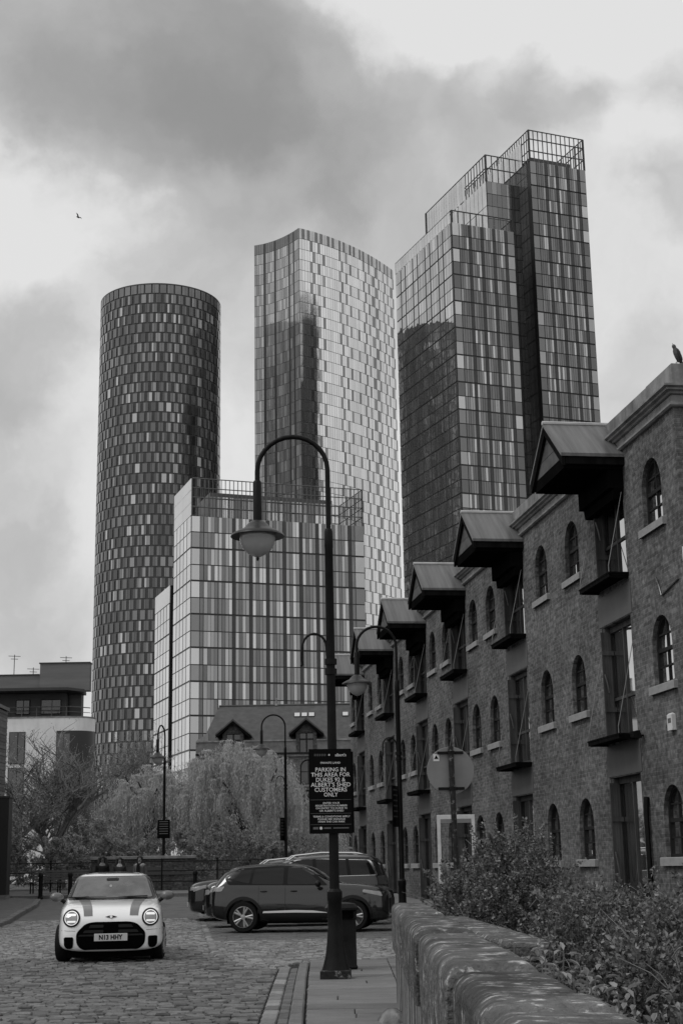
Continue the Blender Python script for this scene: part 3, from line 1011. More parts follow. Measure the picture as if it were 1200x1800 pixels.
for ri, (z0, z1) in enumerate(rows):
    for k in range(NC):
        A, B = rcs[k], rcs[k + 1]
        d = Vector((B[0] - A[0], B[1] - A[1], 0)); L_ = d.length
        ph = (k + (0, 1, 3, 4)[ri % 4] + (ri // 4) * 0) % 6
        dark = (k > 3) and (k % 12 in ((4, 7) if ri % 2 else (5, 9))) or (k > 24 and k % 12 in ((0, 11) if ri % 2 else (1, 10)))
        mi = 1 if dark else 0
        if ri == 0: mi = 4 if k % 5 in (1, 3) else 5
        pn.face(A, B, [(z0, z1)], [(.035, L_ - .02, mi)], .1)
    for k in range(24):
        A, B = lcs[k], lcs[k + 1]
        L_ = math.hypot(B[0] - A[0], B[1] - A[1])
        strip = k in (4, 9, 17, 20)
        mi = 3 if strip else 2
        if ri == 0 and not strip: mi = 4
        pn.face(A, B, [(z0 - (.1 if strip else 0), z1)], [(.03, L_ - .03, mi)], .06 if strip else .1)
pn.finish(BL)

# ---- right tower: front mass, tall recessed core, back mass
E1, E2 = Vector((.930, .366, 0)).normalized(), Vector((-.366, .930, 0)).normalized()
F0 = Vector((21.32, 250.0, 0))
RT = thing('stepped_tower', 'tallest dark glazed tower with stepped roofs and open steel crowns, right of the skyline', 'skyscraper', (30, 262, 0))
def Q(o, a, c):
    p = o + E1 * a + E2 * c
    return (p.x, p.y)
fw, fd = 12.9, 26.0
FZ = 117.3
core_prism(RT, [Q(F0, 0, 0), Q(F0, fw, 0), Q(F0, fw, fd), Q(F0, 0, fd)], 0, FZ - .05, 'core_dark', 'front_block')
C0 = F0 + E1 * 10.8 + E2 * 6.1
core_prism(RT, [Q(C0, 0, 0), Q(C0, 12, 0), Q(C0, 12, 28), Q(C0, 0, 28)], 0, 130.4, 'core_black', 'lift_core')
B0 = F0 + E1 * 18.0 + E2 * 1.5
BZ = 133.6
core_prism(RT, [Q(B0, 0, 0), Q(B0, 12.3, 0), Q(B0, 12.3, 30), Q(B0, 0, 30)], 0, BZ - .05, 'core_black', 'back_block')
pn = Panes(['glass_rt', 'panel_dark', 'glass_rt_l', 'glass_core', 'panel_grey', 'panel_light', 'core_black'])
rr = random.Random(5)
def cols_modules(W, ndark, edge, rnd):
    """edge pane, then bays of four narrow panes separated by black strips, then an edge pane"""
    def f(ri):
        out = [(.05, edge, 0)]
        u = edge + .1
        mod = (W - 2 * edge - .2) / ndark
        for k in range(ndark):
            first = k == 0
            w = mod - .62
            n_ = 4
            for j in range(n_):
                a = u + w * j / n_; c = u + w * (j + 1) / n_
                out.append((a + .03, c - .03, 4 if (j in (1,) and rnd.random() < .75) else 0))
            out.append((u + w + .05, u + mod - .05, 1))
            u += mod
        out.append((u + .05, W - .05, 0))
        return out
    return f
rows = []
z = FZ
k = 0
while z > 4:
    rows.append((z - 2.6 + (.30 if k % 2 else .16), z)); z -= 2.6; k += 1
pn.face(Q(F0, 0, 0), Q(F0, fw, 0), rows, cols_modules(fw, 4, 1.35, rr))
def left_cols(W):
    def f(ri):
        out = []; u = .05
        j = 0
        while u < W - .2:
            w = (1.5, .85, .45, .85, .85, .45, .85)[j % 7]
            out.append((u + .05, min(u + w, W) - .05, 1 if j % 7 in (2, 5) else 2)); u += w; j += 1
        return out
    return f
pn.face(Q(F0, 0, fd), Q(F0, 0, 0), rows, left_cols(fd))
rows2 = []
z = BZ; k = 0
while z > 4:
    rows2.append((z - 2.6 + (.30 if k % 2 else .16), z)); z -= 2.6; k += 1
pn.face(Q(B0, 0, 0), Q(B0, 12.3, 0), rows2, cols_modules(12.3, 4, 1.25, rr))
pn.face(Q(B0, 0, 30), Q(B0, 0, 0), rows2, [(u, u + 1.1, 1) for u in [i * 1.2 + .05 for i in range(24)]], .03)
rows3 = rowlist(4, 130.3, 2.6, .12)
pn.face(Q(C0, 0, 0), Q(C0, 8.2, 0), rows3, [(.1, 1.1, 3), (1.15, 2.2, 3), (2.25, 3.2, 3), (3.25, 4.3, 3), (4.35, 5.4, 3), (5.5, 5.9, 1), (6.0, 7.0, 3), (7.05, 8.1, 3)], .08)
pn.face(Q(C0, 0, 28), Q(C0, 0, 0), rowlist(112, 130.3, 5.2, .15), [(i * 1.75 + .06, i * 1.75 + 1.69, 5) for i in range(16)], .08)
pn.finish(RT)
def crown(parent, o, w, d, z0, z1, step, rails, m='steel_frame', name='roof_crown', t_=.14, sides=True):
    """open steel screen: posts and rails on four sides of a roof"""
    b = MB(); off = parent.location
    def P(a, c, z):
        p = o + E1 * a + E2 * c
        return Vector((p.x - off.x, p.y - off.y, z))
    loops = [((0, 0), (w, 0)), ((0, 0), (0, d)), ((w, 0), (w, d)), ((0, d), (w, d))]
    for (a, c) in loops:
        L_ = math.hypot(c[0] - a[0], c[1] - a[1]); n_ = max(1, int(L_ / step))
        for i in range(n_ + 1):
            f = i / n_
            x_, y_ = lerp(a[0], c[0], f), lerp(a[1], c[1], f)
            th = t_ * (1.6 if i in (0, n_) else .75)
            b.tube([P(x_, y_, z0), P(x_, y_, z1)], th, 4)
        for rz in rails:
            b.tube([P(a[0], a[1], lerp(z0, z1, rz)), P(c[0], c[1], lerp(z0, z1, rz))], t_, 4)
    return b.build(name, m, parent)
crown(RT, F0 + E1 * .1 + E2 * .1, fw - .2, fd - .2, FZ, FZ + 2.55, 1.25, (1.0,))
crown(RT, C0 + E1 * .1 + E2 * .1, 11.8, 27.8, 130.4, 136.0, 1.25, (.5, 1.0))
crown(RT, B0 + E1 * .1 + E2 * .1, 12.1, 29.8, BZ, BZ + 6.7, .95, (.35, .72, 1.0))
b = MB(); o_ = RT.location          # plant room inside the open crown, and glazed screens on its long side
for (o2, w, d, z0, h) in ((B0, 9, 24, BZ, 2.3),):
    p0 = o2 + E1 * 1.5 + E2 * 2.5
    pts = [(p0 + E1 * a + E2 * c) for a, c in ((0, 0), (w, 0), (w, d), (0, d))]
    b.prism([(p.x - o_.x, p.y - o_.y) for p in pts], 'z', z0, z0 + h)
b.build('plant_room', 'core_mid', RT)
pn = Panes(['panel_light', 'panel_pale'])
pn.face(Q(C0 - E1 * .1, 0, 27), Q(C0 - E1 * .1, 0, 9), [(130.5, 135.6)], [(i * 1.2 + .05, i * 1.2 + 1.15, 0) for i in range(15)], .05)
pn.face(Q(B0 - E1 * .1, 0, 28), Q(B0 - E1 * .1, 0, 2), [(BZ + .2, BZ + 5.2)], [(i * 1.2 + .05, i * 1.2 + 1.15, 0) for i in range(21)], .05)
pn.face(Q(F0 - E1 * .08, 0, 25.8), Q(F0 - E1 * .08, 0, .3), [(FZ + .1, FZ + 2.3)], [(i * 1.27 + .05, i * 1.27 + 1.2, 0) for i in range(20)], .05)
pn.finish(RT, 'screen_panel')

# ---- mid-rise block in front
G1, G2 = Vector((.945, .327, 0)).normalized(), Vector((-.327, .945, 0)).normalized()
M0 = Vector((-21.19, 200.0, 0))
MZ, MW, MD = 50.0, 25.8, 10.8
MR = thing('apartment_block', 'mid-rise glazed apartment block with a framed roof terrace, below the skyscrapers', 'building', (-10, 206, 0))
def Qm(a, c, o=M0):
    p = o + G1 * a + G2 * c
    return (p.x, p.y)
core_prism(MR, [Qm(0, 0), Qm(MW, 0), Qm(MW, MD), Qm(0, MD)], 0, MZ - .05, 'core_dark', 'main_block')
pn = Panes(['glass_mr', 'panel_dark', 'glass_mr_l', 'panel_grey', 'panel_pale', 'core_black'])
rr = random.Random(9)
rows = []; z = MZ; k = 0
while z > 1:
    rows.append((z - 2.35 + (.26 if k % 2 else .14), z)); z -= 2.35; k += 1
def mr_cols(ri):
    out = [(.06, 1.22, 0)]
    out.append((1.3, 1.75, 3))
    u = 1.85
    first = [(.0, .52), (.56, .98), (1.02, 1.5), (1.54, 2.0)]
    for (a, c) in first:
        out.append((u + a, u + c, 0 if rr.random() < .7 else 3))
    u += 2.1
    nmod = 8; mod = (MW - u - 2.0) / nmod
    for m_ in range(nmod):
        w = mod - .5
        lst = (.0, .25, .5, .75, 1.0)
        for j in range(4):
            out.append((u + w * lst[j] + .03, u + w * lst[j + 1] - .03, 3 if j == 1 else 0))
        out.append((u + w + .04, u + mod - .04, 1 if m_ % 7 != 6 else 3))
        u += mod
    out.append((u + .05, u + .5, 3)); out.append((u + .6, MW - .06, 0))
    return out
pn.face(Qm(0, 0), Qm(MW, 0), rows, mr_cols, .1)
pn.face(Qm(0, MD), Qm(0, 0), rows, [(.12, 1.95, 2), (2.3, 4.1, 2), (4.45, 6.25, 2), (6.6, 8.4, 2), (8.75, MD - .12, 2)], .1)
pn.face(Qm(0, MD), Qm(0, 0), [(MZ + .1, MZ + 1.9), (MZ + 1.95, MZ + 3.75), (MZ + 3.8, MZ + 5.5)], [(.0, MD / 2 - .02, 4), (MD / 2 + .02, MD, 4)], .1)
pn.finish(MR)
SB0 = Vector((-25.82, 215.0, 0))
pn = Panes(['glass_mr_l', 'panel_pale', 'glass_core'])
core_prism(MR, [Qm(0, 0, SB0), Qm(1.6, 0, SB0), Qm(1.6, 10.7, SB0), Qm(0, 10.7, SB0)], 0, 43.0, 'core_black', 'stair_wing')
sr = []; z = 40.2; k = 0
while z > 1:
    sr.append((z - 2.35 + (.26 if k % 2 else .12), z)); z -= 2.35; k += 1
pn.face(Qm(0, 10.7, SB0), Qm(0, 0, SB0), sr, [(i * 2.14 + .17, i * 2.14 + 1.97, 0) for i in range(5)], .1)
pn.face(Qm(0, 10.7, SB0), Qm(0, 0, SB0), [(40.35, 43.0)], [(.0, 10.7, 1)], .1)
pn.face(Qm(0, 0, SB0), Qm(1.6, 0, SB0), sr, [(.3, 1.4, 2)], .05)
pn.finish(MR, 'wing_pane')
E1s, E2s = E1, E2
E1, E2 = G1, G2
crown(MR, M0 + G1 * .1 + G2 * .1, MW - .2, MD - .2, MZ, MZ + 5.6, .6, (.25, .5, .75, 1.0), t_=.075, name='terrace_screen')
E1, E2 = E1s, E2s
b = MB(); o_ = MR.location
pts = [(M0 + G1 * a + G2 * c) for a, c in ((3.4, 3), (22, 3), (22, 10), (3.4, 10))]
b.prism([(p.x - o_.x, p.y - o_.y) for p in pts], 'z', MZ, MZ + 4.4)
b.build('penthouse', 'core_mid', MR)
pn = Panes(['glass_mr', 'panel_grey'])
pts2 = (pts[0], pts[1])
pn.face(pts[0][:2], pts[1][:2], [(MZ + .3, MZ + 2.0), (MZ + 2.1, MZ + 3.8)], [(i * .93 + .05, i * .93 + .85, 0 if i % 4 else 1) for i in range(20)], .06)
pn.finish(MR, 'penthouse_pane')

# ------------------------------------------------------------------ lettering
def text_mesh(txt, width, height, name='lettering', bold=.012):
    """flat lettering scaled to a given width and cap height, centred on the origin in the x-z plane, facing -y"""
    cu = bpy.data.curves.new(name, 'FONT')
    cu.body = txt
    cu.align_x = 'LEFT'
    cu.offset = bold
    cu.resolution_u = 2
    o = bpy.data.objects.new(name, cu)
    COL.objects.link(o)
    dg = bpy.context.evaluated_depsgraph_get()
    me = bpy.data.meshes.new_from_object(o.evaluated_get(dg))
    bpy.data.objects.remove(o); bpy.data.curves.remove(cu)
    xs = [v.co.x for v in me.vertices]; ys = [v.co.y for v in me.vertices]
    x0, x1, y0, y1 = min(xs), max(xs), min(ys), max(ys)
    for v in me.vertices:
        x = (v.co.x - (x0 + x1) / 2) / (x1 - x0) * width
        z = (v.co.y - (y0 + y1) / 2) / (y1 - y0) * height
        v.co = (x, 0, z)
    me.name = name
    return me
def letter(txt, w, h, m, parent, loc, rot=(0, 0, 0), bold=.012):
    me = text_mesh(txt, w, h, 'lettering', bold)
    me.materials.append(MATS[m])
    return link('lettering', me, parent, loc, rot)

# ------------------------------------------------------------------ street lamps
def lamp_post(label, loc, rz, n=16, ph=7.48, bracket=True, detail=True, mp='black_paint', lean=0.0):
    t = thing('street_lamp', label, 'street lamp', loc, rz, 'swan-neck street lamps')
    t.rotation_euler = (0, lean, rz)
    MB().bevbox(-.20, .20, -.20, .20, -.02, .10, .012).build('base_plate', 'pole_worn' if detail else mp, t)
    MB().lathe([(.185, .10), (.165, .16), (.135, .28), (.115, .42), (.102, .58), (.095, .62), (.092, .98), (.102, 1.0), (.102, 1.10), (.07, 1.14)], n).build('pedestal', mp, t, smooth=35)
    MB().lathe([(.066, 1.1), (.062, 3.0), (.058, ph - 1.66), (.062, ph - 1.65), (.06, ph - 1.42), (.045, ph - 1.38)], n).build('pole', mp, t, smooth=35)
    r = .505
    zc = ph - r
    path = [(0, 0, ph - 1.45), (0, 0, zc - .25), (0, 0, zc)]
    for i in range(1, 15):
        a = math.pi * i / 14
        path.append((-r + r * math.cos(a), 0, zc + r * math.sin(a)))
    path.append((-2 * r, 0, zc - .22))
    MB().tube(path, .036, 10).build('swan_neck', mp, t, smooth=50)
    zt = zc - .2
    MB().lathe([(.05, zt + .06), (.064, zt + .03), (.064, zt - .56), (.05, zt - .57)], n, (-2 * r, 0, 0)).build('lamp_holder', mp, t, smooth=35)
    zs = zt - .56
    MB().lathe([(.075, zs + .03), (.10, zs + .02), (.155, zs - .03), (.20, zs - .085), (.30, zs - .13), (.375, zs - .175), (.385, zs - .2), (.36, zs - .19), (.25, zs - .14), (.2, zs - .12)], n + 8, (-2 * r, 0, 0), cap1=False).build('lamp_shade', 'lamp_shade', t, smooth=50)
    MB().lathe([(.255, zs - .12), (.262, zs - .2), (.245, zs - .29), (.20, zs - .38), (.13, zs - .45), (.05, zs - .49), (.015, zs - .5)], n + 8, (-2 * r, 0, 0)).build('globe', 'lamp_globe', t, smooth=60)
    MB().lathe([(.012, zs - .49), (.02, zs - .52), (.012, zs - .55)], 8, (-2 * r, 0, 0)).build('finial', mp, t, smooth=60)
    if bracket:
        zb = 4.12
        p2 = [(-.02, 0, zb - .06), (-.05, 0, zb + .2)]
        for i in range(0, 11):
            a = math.pi * i / 10
            p2.append((-.225 + .17 * math.cos(a), 0, zb + .28 + .2 * math.sin(a)))
        p2 += [(-.40, 0, zb + .12), (-.39, 0, zb + .05), (-.42, 0, zb + .03)]
        br = MB().tube(p2, .017, 6).build('basket_bracket', mp, t, smooth=50)
        MB().lathe([(.085, zb - .1), (.085, zb - .02)], 10).build('clamp_band', mp, br, smooth=40)
        MB().lathe([(.085, zb + .04), (.085, zb + .12)], 10).build('clamp_band', mp, br, smooth=40)
    return t
lampA = lamp_post('nearest and tallest black swan-neck street lamp, carrying the parking notice', (-.18, 20.2, KZ), R(-2), 20, lean=R(-.1))
lampB = lamp_post('black swan-neck street lamp second nearest, against the warehouse hoods', (1.33, 37.0, .0), R(4), 14, ph=7.42)
lampC = lamp_post('black swan-neck street lamp in front of the willow and the dormered mill', (-2.58, 63, gz(63) + .12), R(3), 12, ph=7.2, detail=False)
lampD = lamp_post('black street lamp behind the white car, its arm pointing at the viewer', (-8.1, 66, gz(66) + .12), R(79), 12, ph=7.0, bracket=False, detail=False)

# parking notice
def notice(label, loc, rz, w, h, full):
    t = thing('parking_sign', label, 'sign', loc, rz, 'parking notices on lamp posts')
    MB().bevbox(-w / 2, w / 2, 0, .012, -h / 2, h / 2, .002).build('board', 'sign_black', t)
    if full:
        MB().bevbox(-w / 2 + .03, w / 2 + .035, .10, .112, -h / 2 + .01, h / 2 - .03, .002).build('rear_board', 'sign_black', t)
        for zc in (-.3, .3):
            MB().box(-.09, .09, .013, .03, zc - .03, zc + .03).build('clip', 'black_paint', t)
    return t
S = notice('black PRIVATE LAND customer parking notice with white lettering on the nearest lamp post', (-.215, 20.08, 2.455), R(5), .58, 1.13, True)
def zz(p):      # line position measured down from the top edge of the board, 0..1
    return 1.13 / 2 - p * 1.13
LN = [('PRIVATE LAND', .27, .026, .166, 'sign_white'), ('PARKING IN', .41, .056, .246, 'sign_white'), ('THIS AREA FOR', .53, .056, .306, 'sign_white'),
      ('DUKES 92 &', .40, .056, .366, 'sign_white'), ("ALBERT'S SHED", .54, .058, .424, 'sign_white'), ('CUSTOMERS', .44, .056, .484, 'sign_white'), ('ONLY', .19, .056, .542, 'sign_white'),
      ('ENTER YOUR', .225, .024, .642, 'sign_white'), ('REGISTRATION NUMBER', .43, .024, .672, 'sign_white'), ('ON ENTRY TO DUKES 92', .425, .024, .702, 'sign_white'), ("OR ALBERT'S SHED", .33, .026, .732, 'sign_white'),
      ('TERMS & CONDITIONS APPLY', .50, .024, .80, 'sign_white'), ('PLEASE SEE SIGNAGE', .37, .024, .83, 'sign_white'), ('ITHIN THE CAR PARK', .36, .024, .86, 'sign_white'),
      ("albert's", .15, .042, .072, 'sign_white')]
for tx, w, h, p, m in LN:
    letter(tx, w, h, m, S, (.145 if tx == "albert's" else 0.005 if p < .6 else .01, -.003, zz(p)))
for i in range(7):        # small woven mark at the top left
    x_ = -.215 + i * .024
    MB().add([(x_, -.003, zz(.072)), (x_ + .007, -.003, zz(.072) + .022), (x_ + .014, -.003, zz(.072)), (x_ + .007, -.003, zz(.072) - .022)], [(3, 2, 1, 0)]).build('logo_mark', 'sign_grey', S)
MB().add([(-.012 + .012 * math.cos(a * math.pi / 4), -.003, zz(.072) + .012 * math.sin(a * math.pi / 4)) for a in range(8)], [tuple(range(8))]).build('logo_dot', 'sign_white', S)
for p in (.605, .765, .895):
    MB().add([(-.275, -.003, zz(p)), (.275, -.003, zz(p)), (.275, -.003, zz(p) + .004), (-.275, -.003, zz(p) + .004)], [(0, 1, 2, 3)]).build('rule', 'sign_grey', S)
MB().add([(-.135 + .02 * math.cos(a * math.pi / 6), -.003, zz(.935) + .02 * math.sin(a * math.pi / 6)) for a in range(12)], [tuple(range(12))]).build('logo_dot', 'sign_white', S)
for (a, c, h_, m) in ((-.24, -.17, .03, 'sign_grey'), (-.095, .0, .02, 'sign_grey'), (.03, .24, .014, 'sign_grey')):
    MB().add([(a, -.003, zz(.935) - h_ / 2), (c, -.003, zz(.935) - h_ / 2), (c, -.003, zz(.935) + h_ / 2), (a, -.003, zz(.935) + h_ / 2)], [(0, 1, 2, 3)]).build('logo_block', m, S)
for lab, loc, rz, w, h in (('small dark parking notice on the lamp post behind the white car', (-8.1, 65.9, 3.22), 0, .56, .80),
                           ('dark parking notice turned edge-on, on the second nearest lamp post', (1.22, 36.95, 2.9), R(72), .56, 1.0),
                           ('dark parking notice on the lamp post in front of the mill', (-2.68, 62.95, 3.05), R(62), .56, .95)):
    t = notice(lab, loc, rz, w, h, False)
    MB().box(-.03, .05, .013, .06, -.2, -.15).build('clip', 'black_paint', t)
    MB().box(-.03, .05, .013, .06, .15, .2).build('clip', 'black_paint', t)
    for k in range(6):
        MB().add([(-w * .35, -.003, h * (.38 - k * .13)), (w * .35, -.003, h * (.38 - k * .13)), (w * .35, -.003, h * (.38 - k * .13) + .035), (-w * .35, -.003, h * (.38 - k * .13) + .035)], [(0, 1, 2, 3)]).build('text_line', 'sign_grey', t)

# litter bin behind the nearest lamp
t = thing('litter_bin', 'black litter bin standing right behind the nearest lamp post', 'bin', (-.10, 21.9, KZ), R(3))
def rrect(hx, hy, r, n=4):
    o = []
    for (sx, sy, a0) in ((1, 1, 0), (-1, 1, 90), (-1, -1, 180), (1, -1, 270)):
        for i in range(n + 1):
            a = R(a0 + 90 * i / n); o.append((sx * (hx - r) + r * math.cos(a), sy * (hy - r) + r * math.sin(a)))
    return o
def loft(rings, n, b):
    vs = [p for rg in rings for p in rg]
    fs = [(i * n + j, i * n + (j + 1) % n, (i + 1) * n + (j + 1) % n, (i + 1) * n + j) for i in range(len(rings) - 1) for j in range(n)]
    fs += [tuple(range(n))[::-1], tuple(range((len(rings) - 1) * n, len(rings) * n))]
    b.add(vs, fs)
def rings(lst, r=.04):
    return [[(x, y, z) for x, y in rrect(hx, hy, r)] for hx, hy, z in lst]
n_ = 20
b = MB(); loft(rings([(.20, .20, 0), (.215, .215, .03), (.20, .20, .06), (.195, .195, .68), (.21, .21, .70)]), n_, b); b.build('body', 'black_paint', t, smooth=35)
b = MB(); loft(rings([(.15, .15, .70), (.15, .15, .80)]), n_, b); b.build('opening', 'soffit', t)
for sx in (-1, 1):
    for sy in (-1, 1):
        MB().box(sx * .185 - .02, sx * .185 + .02, sy * .185 - .02, sy * .185 + .02, .70, .80).build('lid_post', 'black_paint', t)
b = MB(); loft(rings([(.21, .21, .80), (.235, .235, .82), (.235, .235, .85), (.19, .19, .905), (.08, .08, .925)]), n_, b); b.build('lid', 'black_paint', t, smooth=35)
MB().bevbox(-.06, .06, -.205, -.197, .40, .48, .002).build('badge', 'black_paint', t)

# back of a round traffic sign on its post
t = thing('traffic_sign', 'back of a round grey traffic sign on a dark post rising from the shrubs', 'traffic sign', (1.425, 20.1, 0), R(2))
MB().lathe([(.318, 0), (.322, .004), (.322, .012), (.318, .014)], 48, (-.005, -.0, 2.70), 0, Matrix.Rotation(R(-90), 4, 'X')).build('disc', 'grey_plate', t, smooth=30)
b = MB().tube([(.045, -.065, 0), (.02, -.065, 1.5), (.0, -.065, 3.02)], .038, 10); b.build('post', 'pole_worn', t, smooth=40)
for zc in (2.46, 2.94):
    MB().box(-.18, .175, -.024, -.003, zc - .018, zc + .018).build('channel', 'black_paint', t)
    MB().lathe([(.048, zc - .02), (.048, zc + .02)], 10, (.004, -.065, 0)).build('clamp', 'black_paint', t)
st = MB().box(-.235, -.155, -.0045, -.001, 2.83, 2.925).build('sticker', 'sign_white', t)
MB().add([(-.225, -.0075, 2.86), (-.165, -.0075, 2.86), (-.18, -.0075, 2.885), (-.195, -.0075, 2.912), (-.21, -.0075, 2.885)], [(0, 1, 2, 3, 4)]).build('sticker_mark', 'sign_black', st)
t = thing('sign_frame', 'white painted square-tube frame standing behind the round sign', 'frame', (1.62, 22.2, 0), R(-2))
for sx in (-1, 1):
    MB().bevbox(sx * .255 - .026, sx * .255 + .026, -.026, .026, -.05, 2.18, .004).build('post', 'white_paint', t)
MB().bevbox(-.229, .229, -.026, .026, 2.12, 2.18, .004).build('top_rail', 'white_paint', t)
MB().bevbox(-.229, .229, -.03, .03, 2.06, 2.118, .004).build('sign_rail', 'grey_plate', t)

# ------------------------------------------------------------------ cars
mat('car_white', .86, .25, .03, 1, coat=1.0)
mat('car_stripe', .16, .35, .05, 1, coat=.5)
mat('car_grey', .036, .2, .05, 1, metal=.75, coat=1.0, ior=1.3)
mat('car_black', .007, .2, .05, 1, coat=1.0)
mat('car_dark', .014, .2, .05, 1, metal=.2, coat=1.0, ior=1.3)
mat('car_plastic', .012, .5, .2, 20, ior=1.3)
mat('car_roof_black', .004, .2, 0, ior=1.3)
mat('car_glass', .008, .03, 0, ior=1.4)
mat('car_screen', .07, .03, .8, 2.2, ior=2.1)
mat('tyre', .010, .8, .2, 20)
mat('rim', .36, .4, .1, 6, metal=.2)
mat('rim_dark', .03, .35, .1, 6)
mat('bright_strip', .7, .4, 0)
mat('chrome', .75, .12, 0, metal=1.0)
mat('lens', .28, .08, .2, 10, ior=1.6, coat=.5)
mat('lens_red', .05, .12, .2, 10, coat=.6)
mat('headlight_lit', .8, .2, 0, emit=.35)
mat('plate', .5, .4, .03, 5)
mat('well', .003, .9, 0, ior=1.1)
mat('mirror_cap', .12, .3, .1, 4, coat=.5)

def eval_mesh(o, name):
    dg = bpy.context.evaluated_depsgraph_get()
    dg.update()
    me = bpy.data.meshes.new_from_object(o.evaluated_get(dg), depsgraph=dg)
    me.name = name
    return me
class Car:
    """nose at y=0 pointing to -y, tail at y=L; the body is lofted through cross sections, everything else is laid on its surface"""
    def __init__(s, stations, name, label, loc, rz, body, scale=1.0, wheels=None, wheel_r=.33, well_r=.37, group='cars'):
        s.t = thing(name, label, 'car', loc, rz, group)
        s.t.scale = (scale,) * 3
        half = []
        for (y, zb, zt, w, wb_, zbelt, wr) in stations:
            top = zt - zbelt
            pts = [(0, zb), (.62 * w, zb), (.93 * w, zb + .035), (w, zb + .13), (w * 1.0, lerp(zb, zbelt, .62)), (lerp(w, wb_, .75), lerp(zb, zbelt, .90)), (wb_, zbelt),
                   (lerp(wb_, wr, .55), zbelt + top * .55), (wr, zbelt + top * .88), (wr * .72, zbelt + top * .985), (0, zt)]
            half.append((y, pts))
        n = len(half[0][1])
        vs = []
        for y, pts in half:
            ring = [(x, y, z) for x, z in pts] + [(-x, y, z) for x, z in pts[-2:0:-1]]
            vs.append(ring)
        k = len(vs[0])
        b = MB()
        flat = [p for r_ in vs for p in r_]
        fs = [(i * k + j, (i + 1) * k + j, (i + 1) * k + (j + 1) % k, i * k + (j + 1) % k) for i in range(len(vs) - 1) for j in range(k)]
        fs += [tuple(range(k)), tuple(range((len(vs) - 1) * k, len(vs) * k))[::-1]]
        b.add(flat, fs)
        tmp = b.build('tmp_body', body)
        md = tmp.modifiers.new('s', 'SUBSURF'); md.levels = 2; md.render_levels = 2
        shell = eval_mesh(tmp, 'shell')
        s.bvh = BVHTree.FromPolygons([v.co.copy() for v in shell.vertices], [tuple(p.vertices) for p in shell.polygons])
        cut = []
        for (wy, wz) in wheels:
            for sx in (-1, 1):
                c = MB(); c.lathe([(well_r, -.3), (well_r, .45)], 36, (sx * .93, wy, wz), 0, Matrix.Rotation(R(90), 4, 'Y'))
                co = c.build('tmp_cut', 'well'); cut.append(co)
                bm_ = tmp.modifiers.new('b', 'BOOLEAN'); bm_.operation = 'DIFFERENCE'; bm_.object = co; bm_.solver = 'EXACT'
        me = eval_mesh(tmp, 'body')
        me.shade_smooth(); me.set_sharp_from_angle(angle=R(40))
        for co in cut + [tmp]:
            bpy.data.objects.remove(co)
        s.body = link('body', me, s.t)
        s.wheels = wheels; s.wr = wheel_r
    def hit(s, axis, a, c):
        if axis == 'f': o, d = Vector((a, -3, c)), Vector((0, 1, 0))
        elif axis == 'r': o, d = Vector((a, 9, c)), Vector((0, -1, 0))
        elif axis == 'R': o, d = Vector((4, a, c)), Vector((-1, 0, 0))
        elif axis == 'L': o, d = Vector((-4, a, c)), Vector((1, 0, 0))
        else: o, d = Vector((a, c, 4)), Vector((0, 0, -1))
        h = s.bvh.ray_cast(o, d)
        return h[0], (h[1] if h[0] is not None else None), d
    def patch(s, name, m, axis, outline, off=.006, rings=4, parent=None, maxseg=.07, hole=None):
        pts = []
        nO = len(outline)
        for i in range(nO):
            p, q = outline[i], outline[(i + 1) % nO]
            k = max(1, int(math.hypot(q[0] - p[0], q[1] - p[1]) / maxseg))
            for j in range(k): pts.append((lerp(p[0], q[0], j / k), lerp(p[1], q[1], j / k)))
        n = len(pts)
        cx_ = sum(p[0] for p in pts) / n; cy_ = sum(p[1] for p in pts) / n
        lo = hole if hole else 0.0
        vs = []; 
        def place(a, c):
            h, nn, d = s.hit(axis, a, c)
            if h is None:
                return None, d
            if nn.dot(d) > 0: nn = -nn
            return h + nn * off, d
        levels = [lerp(1.0, lo, i / rings) for i in range(rings + 1)]
        if not hole: levels = levels[:-1]
        last = None
        raw = []
        for f in levels:
            for p in pts:
                q, d = place(cx_ + (p[0] - cx_) * f, cy_ + (p[1] - cy_) * f)
                raw.append((q, (cx_ + (p[0] - cx_) * f, cy_ + (p[1] - cy_) * f)))
        good = [q for q, _ in raw if q is not None]
        if not good:
            return None
        ai = {'f': 1, 'r': 1, 'R': 0, 'L': 0, 't': 2}[axis]
        worst = (max if axis in 'f' else min)(g[1] for g in good) if ai == 1 else (sum(g[ai] for g in good) / len(good))
        for q, (a, c) in raw:
            if q is None:
                q = Vector((a, worst, c)) if ai == 1 else Vector((worst, a, c)) if ai == 0 else Vector((a, c, worst))
            vs.append(q)
        fs = [(i * n + j, i * n + (j + 1) % n, (i + 1) * n + (j + 1) % n, (i + 1) * n + j) for i in range(len(levels) - 1) for j in range(n)]
        if not hole:
            q, d = place(cx_, cy_)
            vs.append(q if q is not None else good[0]); c0 = len(vs) - 1; base = (len(levels) - 1) * n
            fs += [(base + j, base + (j + 1) % n, c0) for j in range(n)]
        # make the patch face outwards
        a, c, e = (vs[i] for i in fs[len(fs) // 2][:3])
        if (c - a).cross(e - a).dot(d) > 0:
            fs = [f[::-1] for f in fs]
        b = MB(); b.add(vs, fs)
        return b.build(name, m, parent or s.t, smooth=40)
    def both(s, name, m, outline, **kw):
        s.patch(name, m, 'R', outline, **kw); s.patch(name, m, 'L', outline, **kw)
